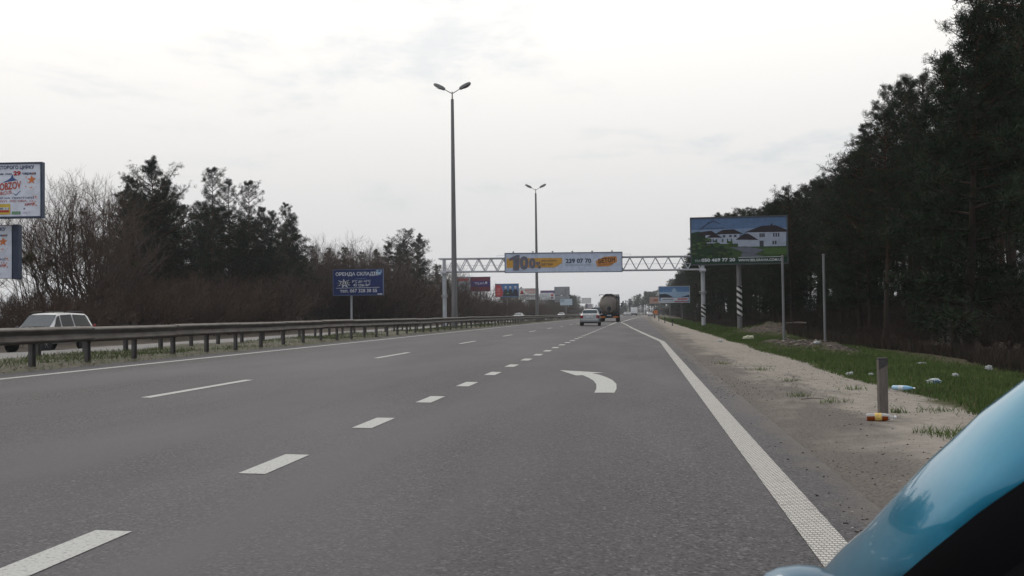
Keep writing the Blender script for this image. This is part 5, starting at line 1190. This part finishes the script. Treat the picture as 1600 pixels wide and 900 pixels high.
MB().box((0, 12.36, 2.55), (2.1, .04, .9), ch=.02).build('windscreen', M_GLASS, t)

# small box lorry far ahead
t = thing('box_lorry', 'small white box lorry far ahead on the right, under the end of the tree line', 'lorry', (-1.95, 432, .05), R(-1.5))
MB().box((0, 2.4, 2.25), (2.5, 4.8, 2.4), ch=.04).build('box_body', M_WHITEC, t)
mb = MB(); mb.box((0, -.01, 2.25), (.03, .03, 2.3)); mb.box((-.5, -.02, 1.6), (.1, .03, .5)); mb.box((.5, -.02, 1.6), (.1, .03, .5)); mb.build('rear_door_bars', M_DARK, t)
MB().box((0, 3, .82), (1.0, 6, .3), ch=.02).build('chassis', M_DARK, t)
MB().box((0, .1, .72), (2.3, .1, .5), ch=.02).build('underrun_bar', M_DARK, t)
MB().box((0, 5.8, 1.6), (2.2, 1.7, 2.1), ch=.12).build('cab', M_WHITEC, t)
MB().box((0, 6.63, 2.0), (1.9, .06, .75), ch=.02).build('windscreen', M_GLASS, t)
for s in (-1, 1):
    wheel(t, s * 1.0, 1.3, .45, .4, s); wheel(t, s * 1.0, 5.8, .45, .3, s)
    MB().box((s * .95, .03, .75), (.25, .05, .14), ch=.02).build('tail_light', M_RED, t)
t = thing('road_sign', 'small orange road sign at the far end of the right shoulder', 'road sign', (5.2, 330, -.1))
MB().tube([(0, 0, 0), (0, 0, 1.9)], .05, 8).build('post', M_GALV, t, 40)
MB().box((0, -.06, 1.5), (1.3, .04, 1.1), ch=.02).build('sign_plate', M_AMBER, t)

# ------------------------------------------------------------------ the blue van the photograph was taken from (window pillar at the right)
BLUEP = mat('blue_metallic_paint', (.006, .20, .33), .30, metal=.25, coat=1.0, var=.03, vscale=40)
t = thing('blue_van', 'glossy blue vehicle, only its slanting window pillar and mirror tip in view', 'van', (.45, 1.0, 0))
O = Vector((.45, 1.0, 0))
# curves of the pillar: its windscreen edge and the edge along the door window
EA = [Vector(p) for p in PILLAR_A]; EB = [Vector(p) for p in PILLAR_B]
rows = []
for a, b_ in zip(EA, EB):
    d = b_ - a; n_ = Vector((-.80, -.25, .55)).normalized(); row_ = []
    L_ = d.length
    for k in range(13):
        u = k / 12
        row_.append(a + d * u + n_ * (-.006 + min(L_ * .17, .030) * (1 - (2 * u - 1) ** 2) ** .6) - O)
    row_ = [row_[0] + Vector((.10, .06, -.05)), row_[0] + Vector((.025, .012, -.012))] + row_ + [row_[-1] + Vector((.03, .0, -.005))]
    rows.append(row_)
MB().grid(rows).build('front_pillar', BLUEP, t, 60)
def ribbon(e, off0, off1, m, nm, r_=None):
    rows_ = []
    for p in e:
        rows_.append([p + off0 - O, p + (off0 + off1) * .5 + Vector((-.012, 0, .004)) - O, p + off1 - O])
    return MB().grid(rows_).build(nm, m, t, 60)
M_SEAL = mat('window_rubber', (.006, .006, .007), .85, spec=.08, var=.1)
ribbon(EB, Vector((.0, .0, .002)), Vector((.035, -.03, -.045)), M_SEAL, 'window_seal')
ribbon(EB, Vector((.030, -.028, -.043)), Vector((.06, -.06, -.085)), M_SEAL, 'door_frame')
ribbon(EB, Vector((.058, -.058, -.083)), Vector((.10, -.30, -.42)), mat('grey_door_trim', (.085, .085, .08), .7, var=.15, vscale=30), 'door_trim')
# windscreen, roof edge and nose of the van (mostly out of view)
mb = MB()
mb.grid([[p + Vector((.08, .05, -.03)) - O, p + Vector((.85, .22, -.03)) - O, p + Vector((1.5, .05, -.03)) - O] for p in EA])
mb.build('windscreen', M_GLASS, t, 60)
a0 = EA[0]
mb = MB()
mb.grid([[a0 + Vector(q) - O for q in ((.02, .02, -.03), (.2, .16, -.03), (.85, .25, -.03), (1.55, .05, -.03))], [a0 + Vector(q) - O for q in ((.02, .02, -.36), (.2, .20, -.36), (.85, .30, -.36), (1.55, .05, -.36))]])
mb.build('nose', BLUEP, t, 60)
mb = MB()
mb.grid([[EA[-1] + Vector(q) - O for q in ((.02, .0, .0), (.75, .1, .05), (1.4, 0, 0))], [EA[-1] + Vector(q) - O for q in ((.02, -2.2, .05), (.75, -2.2, .12), (1.4, -2.2, .05))]])
mb.build('roof', BLUEP, t, 60)
# mirror housing
mb = MB(); rows = []
for u, s_ in ((-1, .02), (-.97, .3), (-.88, .55), (-.7, .78), (-.4, .93), (0, 1), (.4, .98), (.7, .86), (.9, .62), (.98, .3), (1, .02)):
    rows.append([(u * .05, s_ * .055 * math.cos(R(a)), s_ * .042 * math.sin(R(a))) for a in range(0, 360, 24)])
mb.grid(rows, closed=True)
o = mb.build('wing_mirror', mat('pale_blue_plastic_shell', (.05, .13, .20), .35, coat=.3, var=.04, vscale=30), t, 70)
o.location = Vector(MIRROR_C) - O

# ------------------------------------------------------------------ trees
BARK_P = bpy.data.materials.new('pine_bark'); BARK_P.use_nodes = True     # grey-brown below, orange towards the top, as Scots pine is
t = BARK_P.node_tree; b = t.nodes['Principled BSDF']; b.inputs['Roughness'].default_value = .9; b.inputs['Specular IOR Level'].default_value = .15
tc = t.nodes.new('ShaderNodeTexCoord'); sp = t.nodes.new('ShaderNodeSeparateXYZ'); t.links.new(tc.outputs['Object'], sp.inputs[0])
mr = t.nodes.new('ShaderNodeMapRange'); mr.inputs['From Min'].default_value = 3; mr.inputs['From Max'].default_value = 8; t.links.new(sp.outputs['Z'], mr.inputs['Value'])
nz = t.nodes.new('ShaderNodeTexNoise'); nz.inputs['Scale'].default_value = 6; nz.inputs['Detail'].default_value = 5; t.links.new(tc.outputs['Object'], nz.inputs['Vector'])
m1 = t.nodes.new('ShaderNodeMix'); m1.data_type = 'RGBA'; m1.inputs['A'].default_value = (.052, .042, .035, 1); m1.inputs['B'].default_value = (.085, .050, .033, 1); t.links.new(mr.outputs[0], m1.inputs['Factor'])
m2 = t.nodes.new('ShaderNodeMix'); m2.data_type = 'RGBA'; m2.blend_type = 'MULTIPLY'; m2.inputs['B'].default_value = (.45, .42, .42, 1)
t.links.new(nz.outputs['Fac'], m2.inputs['Factor']); t.links.new(m1.outputs['Result'], m2.inputs['A']); t.links.new(m2.outputs['Result'], b.inputs['Base Color'])
NEEDLE = mat('pine_needles', (.027, .039, .021), .85, spec=.15, vscale=1.3, col2=(.017, .026, .015), objvar=.28, lo=.4, hi=.6)
BARK_B = mat('bare_bark', (.075, .060, .050), .9, spec=.15, vscale=5, var=.3, objvar=.15)
TWIG = mat('bare_twigs', (.095, .068, .055), .9, spec=.1, vscale=.9, var=.2, objvar=.22)
TWIG_R = mat('reddish_twigs', (.088, .058, .044), .9, spec=.1, vscale=.8, col2=(.055, .040, .033), objvar=.25)
TWIG_SHADED = mat('shaded_twigs', (.040, .031, .026), .9, spec=.1, vscale=.8, var=.3, objvar=.25)  # shrub twigs with the deep shade of the forest put into their colour
MISTLE = mat('mistletoe', (.075, .068, .036), .9, spec=.1, vscale=3, var=.2)

def prisms(P0, P1, R0, R1, n):
    P0 = np.asarray(P0, float); P1 = np.asarray(P1, float); R0 = np.asarray(R0, float); R1 = np.asarray(R1, float)
    d = P1 - P0; d /= np.maximum(np.linalg.norm(d, axis=1, keepdims=True), 1e-6)
    ref = np.where(np.abs(d[:, 2:3]) < .9, np.array([[0, 0, 1.]]), np.array([[1., 0, 0]]))
    a = np.cross(d, ref); a /= np.linalg.norm(a, axis=1, keepdims=True); b_ = np.cross(d, a)
    k = len(P0); V = np.empty((k, 2, n, 3))
    for i in range(n):
        c, s = math.cos(2 * math.pi * i / n), math.sin(2 * math.pi * i / n)
        q = a * c + b_ * s
        V[:, 0, i] = P0 + q * R0[:, None]; V[:, 1, i] = P1 + q * R1[:, None]
    base = (np.arange(k) * 2 * n)[:, None, None]
    i = np.arange(n); j = (i + 1) % n
    F = np.stack([i, j, j + n, i + n], 1)[None] + base
    return V.reshape(-1, 3), F.reshape(-1, 4)

def polyline_segs(pts, rad, acc):
    for i in range(len(pts) - 1):
        acc.append((pts[i], pts[i + 1], rad[i], rad[i + 1]))

def segs_mesh(name, acc, n, m, smooth=True):
    P0, P1, R0, R1 = (np.array([a[i] for a in acc]) for i in range(4))
    V, F = prisms(P0, P1, R0, R1, n)
    return np_mesh(name, V, F, m, smooth=smooth)

def make_pine(seed, h, crown0, rmax, nlimb, shape, clumps=13, dead=6, fine=1.0, K=19):
    g = np.random.default_rng(seed)
    acc = []
    n = 12; zz = np.linspace(0, h, n)
    bend = g.normal(0, .02 * h, 2); ph = g.uniform(0, 6)
    T = np.stack([bend[0] * (zz / h) ** 2 + .06 * np.sin(zz * .6 + ph), bend[1] * (zz / h) ** 2 + .06 * np.cos(zz * .5 + ph), zz], 1)
    r0 = .0105 * h + .03
    tr = r0 * (1 - .93 * (zz / h) ** 1.1); tr[0] *= 1.3
    polyline_segs(list(T), list(tr), acc)
    at_ = lambda z: np.array([np.interp(z, zz, T[:, k]) for k in range(3)])
    C = []; D = []; Sz = []; limbs = []
    for i in range(nlimb):
        u = (i + g.uniform(0, 1)) / nlimb                       # 0 at the crown's foot, 1 at the top
        z = h * (crown0 + (1 - crown0) * u ** .92)
        az = i * 2.4 + g.uniform(-.5, .5)
        if shape == 'cone': prof = (1 - u) ** .62 * .98 + .08 + .12 * math.sin(u * 19 + seed)
        elif shape == 'dome': prof = (math.sin(math.pi * (.22 + .75 * u)) ** .8)
        else: prof = .55 + .5 * math.sin(math.pi * (.1 + .8 * u)) if u < .82 else .9 - 3.2 * (u - .82)
        L = rmax * max(.12, prof) * g.uniform(.6, 1.15)
        up = -.15 + .75 * u + g.uniform(-.15, .2)
        p = at_(min(z, h * .99)); d = np.array([math.cos(az), math.sin(az), up]); d /= np.linalg.norm(d)
        pts = [p]; k = 5
        for q in range(k):
            d = d + np.array([g.normal(0, .13), g.normal(0, .13), .09 + g.normal(0, .08)]); d /= np.linalg.norm(d)
            pts.append(pts[-1] + d * L / k)
        rr = [max(.012, .02 + .013 * L) * (1 - .8 * q / k) for q in range(k + 1)]
        polyline_segs(pts, rr, limbs)
        pts = np.array(pts)
        ncl = max(5, int(1.75 * fine * clumps * (.45 + .6 * L / rmax)))
        for c in range(ncl):
            f = 1 - (g.uniform(0, 1) ** 1.4) * .78
            pos = np.array([np.interp(f * k, range(k + 1), pts[:, q]) for q in range(3)])
            side = g.normal(0, 1, 3) * np.array([1, 1, .5]); side /= np.linalg.norm(side)
            off = side * L * g.uniform(.05, .34) * (1.15 - .5 * f) + np.array([0, 0, .08])
            tip = pos + off
            if g.uniform() < .5: limbs.append((pos, tip, .012, .006))
            C.append(tip); D.append(off / np.linalg.norm(off) * .6 + np.array([0, 0, .55])); Sz.append(g.uniform(.14, .27) * (1.1 - .35 * u) / fine ** .6)
    for i in range(dead):                                       # dead stubs under the crown
        z = h * crown0 * g.uniform(.35, 1); az = g.uniform(0, 6.28); L = g.uniform(.5, 1.6)
        p = at_(z); q = p + np.array([math.cos(az), math.sin(az), g.uniform(-.3, .3)]) * L
        limbs.append((p, q, .02, .006))
    C = np.array(C); D = np.array(D); Sz = np.array(Sz); N_ = len(C); 
    d = D[:, None, :] * .6 + g.normal(0, .75, (N_, K, 3)); d /= np.linalg.norm(d, axis=2, keepdims=True)
    ln = Sz[:, None, None] * g.uniform(.7, 1.25, (N_, K, 1))
    base = C[:, None, :] + d * .02 + g.normal(0, .05, (N_, K, 3)); tip = base + d * ln
    pr = np.cross(d, g.normal(0, 1, (N_, K, 3))); pr /= np.linalg.norm(pr, axis=2, keepdims=True)
    w = Sz[:, None, None] * .058
    V = np.stack([base - pr * w * .35, base + pr * w * .35, base + d * ln * .55 + pr * w, tip, base + d * ln * .55 - pr * w], 2).reshape(-1, 3)
    idx = np.arange(N_ * K)[:, None] * 5
    F = np.concatenate([idx + np.array([[0, 1, 2]]), idx + np.array([[0, 2, 4]]), idx + np.array([[4, 2, 3]])])
    crown = np_mesh('crown', V, F, NEEDLE)
    Vt, Ft = prisms(*(np.array([a[i] for a in acc]) for i in range(4)), 8)
    Vl, Fl = prisms(*(np.array([a[i] for a in limbs]) for i in range(4)), 4)
    trunk = np_mesh('trunk', np.concatenate([Vt, Vl]), np.concatenate([Ft, Fl + len(Vt)]), BARK_P, smooth=True)
    return h, [('trunk', trunk), ('crown', crown)]

def make_bare(seed, h, stems, spread, twig_m, levels=(7, 6, 6), mist=0, tw=.012, bushy=False):
    g = np.random.default_rng(seed)
    thick = []; thin = []; balls = []
    def grow(p, d, L, r, lev):
        k = 5 if lev == 0 else 4 if lev == 1 else 3
        pts = [p]; dirs = []
        for q in range(k):
            d = d + g.normal(0, .12 if lev == 0 else .17, 3) + np.array([0, 0, .07 if lev else .03]); d /= np.linalg.norm(d)
            pts.append(pts[-1] + d * L / k); dirs.append(d)
        rr = [r * (1 - .72 * q / k) for q in range(k + 1)]
        polyline_segs(pts, rr, thick if lev < 2 else thin)
        if lev >= len(levels): return
        for c in range(levels[lev]):
            f = (.28 if lev == 0 and not bushy else .12) + .86 * (c + g.uniform(0, 1)) / levels[lev] * .84
            j = min(k - 1, int(f * k)); pos = pts[j] + (pts[j + 1] - pts[j]) * (f * k - j)
            ax = g.normal(0, 1, 3); ax -= dirs[j] * ax.dot(dirs[j]); ax /= np.linalg.norm(ax)
            ang = R(g.uniform(22, 48)); nd = dirs[j] * math.cos(ang) + ax * math.sin(ang) + np.array([0, 0, .12])
            nd /= np.linalg.norm(nd)
            grow(pos, nd, L * g.uniform(.38, .62) * (1.1 - .35 * f), max(tw * .7, rr[j] * .55), lev + 1)
        if mist and lev == 1 and g.uniform() < .09 * mist: balls.append((pts[-2], g.uniform(.22, .42)))
    for s in range(stems):
        az = 2 * math.pi * s / stems + g.uniform(-.5, .5); sp_ = spread * g.uniform(.5, 1.2)
        d = np.array([math.cos(az) * sp_, math.sin(az) * sp_, 1.]); d /= np.linalg.norm(d)
        grow(np.array([math.cos(az) * .12 * stems ** .4, math.sin(az) * .12 * stems ** .4, -.1]), d, h * g.uniform(.72, .95) * (1 if stems > 1 else .9), (.010 * h + .02) * (1 if stems < 4 else .35), 0)
    parts = [('trunk', segs_mesh('trunk', thick, 5 if not bushy else 3, BARK_B))]
    if thin: parts.append(('crown', segs_mesh('crown', thin, 3, twig_m, False)))
    for c, r_ in balls[:9]:
        q = g.normal(0, 1, (80, 3)); q /= np.linalg.norm(q, axis=1, keepdims=True)
        P1 = c + q * r_ * g.uniform(.75, 1.1, (80, 1)); P0 = c + q * .03
        V, F = prisms(P0, P1, np.full(80, .008), np.full(80, .02), 3)
        parts.append(('mistletoe', np_mesh('mistletoe', V, F, MISTLE)))
    top = max(float(np.max([a[1][2] for a in thin + thick])), 1)
    return top, parts

PINES = [make_pine(11, 15, .44, 2.7, 48, 'dome', 22), make_pine(12, 16, .44, 2.6, 52, 'wide', 21), make_pine(13, 15, .40, 2.4, 52, 'cone', 20), make_pine(14, 17, .46, 2.9, 48, 'dome', 22, 12), make_pine(15, 15, .36, 2.5, 52, 'wide', 20)]
YOUNG = [make_pine(21, 9, .08, 2.2, 48, 'cone', 16, 2), make_pine(22, 10, .16, 2.3, 46, 'wide', 15, 2), make_pine(23, 9, .18, 2.0, 42, 'dome', 16, 2)]
WIDE = [make_pine(31, 14, .06, 5.0, 92, 'cone', 26, 3, 1.15), make_pine(32, 14, .10, 4.2, 76, 'cone', 24, 3, 1.1)]
SPIRE = [make_pine(41, 15, .14, 3.7, 64, 'cone', 18, 4, 1.1), make_pine(42, 15, .18, 3.4, 60, 'cone', 18, 4, 1.1)]
LONE = [make_pine(43, 15, .30, 4.4, 56, 'dome', 22, 5, 1.2)]
MASS = [make_pine(44, 12, .1, 2.6, 44, 'wide', 14, 0, .42, 9), make_pine(45, 11, .15, 2.6, 44, 'dome', 14, 0, .42, 9)]
BARE = [make_bare(51, 11, 2, .22, TWIG, (7, 6, 5), 0), make_bare(52, 11, 3, .25, TWIG, (7, 6, 5), 0), make_bare(53, 10, 1, .15, TWIG, (10, 7, 5), 0), make_bare(54, 11, 3, .30, TWIG, (7, 6, 5), 0, .014)]
MBARE = [make_bare(55, 11, 3, .28, TWIG, (8, 6, 5), 1.0), make_bare(56, 11, 2, .25, TWIG, (9, 6, 5), 1.2), make_bare(57, 10, 4, .34, TWIG, (7, 6, 5), .9)]
SHRUB = [make_bare(61, 5, 12, .60, TWIG_R, (6, 5, 4), 0, .018, True), make_bare(62, 5, 14, .75, TWIG_R, (6, 5, 4), 0, .018, True), make_bare(63, 5, 10, .5, TWIG_R, (7, 5, 4), 0, .020, True), make_bare(64, 5, 16, .9, TWIG_R, (5, 5, 4), 0, .018, True)]

SHRUB_SHADED = [make_bare(71, 4, 12, .6, TWIG_SHADED, (6, 5, 4), 0, .018, True), make_bare(72, 4, 14, .8, TWIG_SHADED, (6, 5, 4), 0, .018, True)]
def plant(name, label, cat, group, proto, x, y, h, wide=1.0, z=None):
    ph, parts = proto
    s = h / ph
    t = thing(name, label, cat, (x, y, (zg(x - cx(y)) - .06) if z is None else z), rng.uniform(0, 6.28), group)
    t.scale = (s * wide, s * wide, s)
    t.rotation_euler = (R(rng.uniform(-2, 2)), R(rng.uniform(-2, 2)), t.rotation_euler[2])
    for nm, me in parts:
        link(nm, me, t)
    return t
def zone(y, table):
    for lim, lab, gr in table:
        if y < lim: return lab, gr
ZF = [(44, 'towering dark pine of the forest at the right edge, behind the littered grass', 'pines at the right edge'),
      (86, 'dark pine of the forest behind the two slim poles', 'pines behind the slim poles'),
      (150, 'dark pine of the forest behind the houses billboard', 'pines behind the houses billboard'),
      (5000, 'far hazy pine of the forest edge beyond the gantry, right of the road', 'far pines right of the road')]
for x, y, h in FOREST_PINES:
    pr = rng.choice(YOUNG + YOUNG + PINES[4:5]) if h < 11.5 else rng.choice(PINES)
    lb, gr = zone(y, ZF)
    plant('pine_tree', lb, 'tree', gr, pr, x, y, h, rng.uniform(.9, 1.15))
for x, y, h, pr, lb in LEFT_PINES:
    plant('pine_tree', lb, 'tree', 'tall pines over the left thicket', {'W': WIDE[0], 'V': WIDE[1], 'S': SPIRE[0], 'T': SPIRE[1], 'D': LONE[0]}[pr], x, y, h)
ZB_ = [(200, 'dark background pine in the gaps of the left thicket', 'background pines on the left'), (5000, 'far hazy pine of the wood behind the distant billboards on the left', 'far pines left of the road')]
for x, y, h in BACK_PINES:
    lb, gr = zone(y, ZB_)
    plant('pine_tree', lb, 'tree', gr, rng.choice(YOUNG + SPIRE + PINES[2:3]), x, y, h, rng.uniform(1, 1.3))
ZT_ = [(82, 'leafless tree with mistletoe clumps between the circus billboards and the broad pine', 'bare trees near the left edge'), (150, 'leafless tree with thin twigs above the thicket around the blue billboard', 'bare trees around the blue billboard'), (5000, 'leafless tree with fine brown twigs near the distant billboards', 'distant bare trees')]
for x, y, h in BARE_TREES:
    lb, gr = zone(y, ZT_)
    plant('bare_tree', lb, 'tree', gr, rng.choice(MBARE if y < 82 or (y < 150 and rng.random() < .5) else BARE), x, y, h)
ZS_ = [(72, 'tangled brown leafless shrub behind the off-roader, at the foot of the mistletoe trees', 'shrubs behind the off-roader'), (116, 'tangled reddish brown leafless shrub below the broad and pointed pines', 'shrubs below the left pines'), (200, 'tangled brown leafless shrub around the blue billboard and the gantry column', 'shrubs around the blue billboard'), (5000, 'low brown shrub at the foot of the distant billboards', 'shrubs under the distant billboards')]
for x, y, h in THICKET_SHRUBS:
    lb, gr = zone(y, ZS_)
    plant('bare_shrub', lb, 'shrub', gr, rng.choice(SHRUB), x, y, h, rng.uniform(1.0, 1.35))
ZG_ = [(48, 'brown leafless bush at the forest edge behind the littered grass', 'bushes behind the littered grass'), (90, 'brown leafless bush at the forest edge behind the two slim poles', 'bushes behind the slim poles'), (5000, 'low brown bush at the far forest edge beyond the houses billboard', 'far bushes of the forest edge')]
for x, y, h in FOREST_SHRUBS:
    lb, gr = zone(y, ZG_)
    plant('bare_shrub', lb, 'shrub', gr, rng.choice(SHRUB_SHADED), x, y, h, rng.uniform(.9, 1.4))
# the deep wood behind the first rows: one mass
def mass(name, protos, spots):
    V = []; F = []; M_ = []; o = 0
    for (x, y, h) in spots:
        ph, parts = rng.choice(protos); s = h / ph; a = rng.uniform(0, 6.28); ca, sa = math.cos(a) * s, math.sin(a) * s
        me = [m for nme, m in parts if nme == 'crown'][0]
        n = len(me.vertices); co = np.empty(n * 3, np.float32); me.vertices.foreach_get('co', co); co = co.reshape(-1, 3)
        f = np.empty(len(me.loops), np.int32); me.loops.foreach_get('vertex_index', f); f = f.reshape(-1, 3)
        V.append(np.stack([co[:, 0] * ca - co[:, 1] * sa + x, co[:, 0] * sa + co[:, 1] * ca + y, co[:, 2] * s + zg(x) - .1], 1)); F.append(f + o); o += n
    return link(name, np_mesh(name, np.concatenate(V), np.concatenate(F), NEEDLE), None, 'stuff')
mass('forest', MASS, [(X_ + rng.uniform(-2, 2), Y_ + rng.uniform(-2, 2), rng.uniform(9, 14)) for X_ in (36, 42) for Y_ in range(78, 170, 4) if X_ / Y_ < .46])
plant('bare_tree', 'thin leafless tree with a twiggy top rising between the pines right of the houses billboard', 'tree', None, BARE[2], 14.0, 72.5, 12.2)

# ------------------------------------------------------------------ haze
hm = bpy.data.materials.new('haze'); hm.use_nodes = True
t = hm.node_tree; t.nodes.clear()
pv = t.nodes.new('ShaderNodeVolumePrincipled'); pv.inputs['Color'].default_value = (.86, .90, .95, 1); pv.inputs['Density'].default_value = HAZE
pv.inputs['Anisotropy'].default_value = .25
ou = t.nodes.new('ShaderNodeOutputMaterial'); t.links.new(pv.outputs[0], ou.inputs['Volume'])
if HAZE:
    MB().box((0, 1200, 18), (3400, 3100, 44)).build('haze', hm, None, kind='stuff')
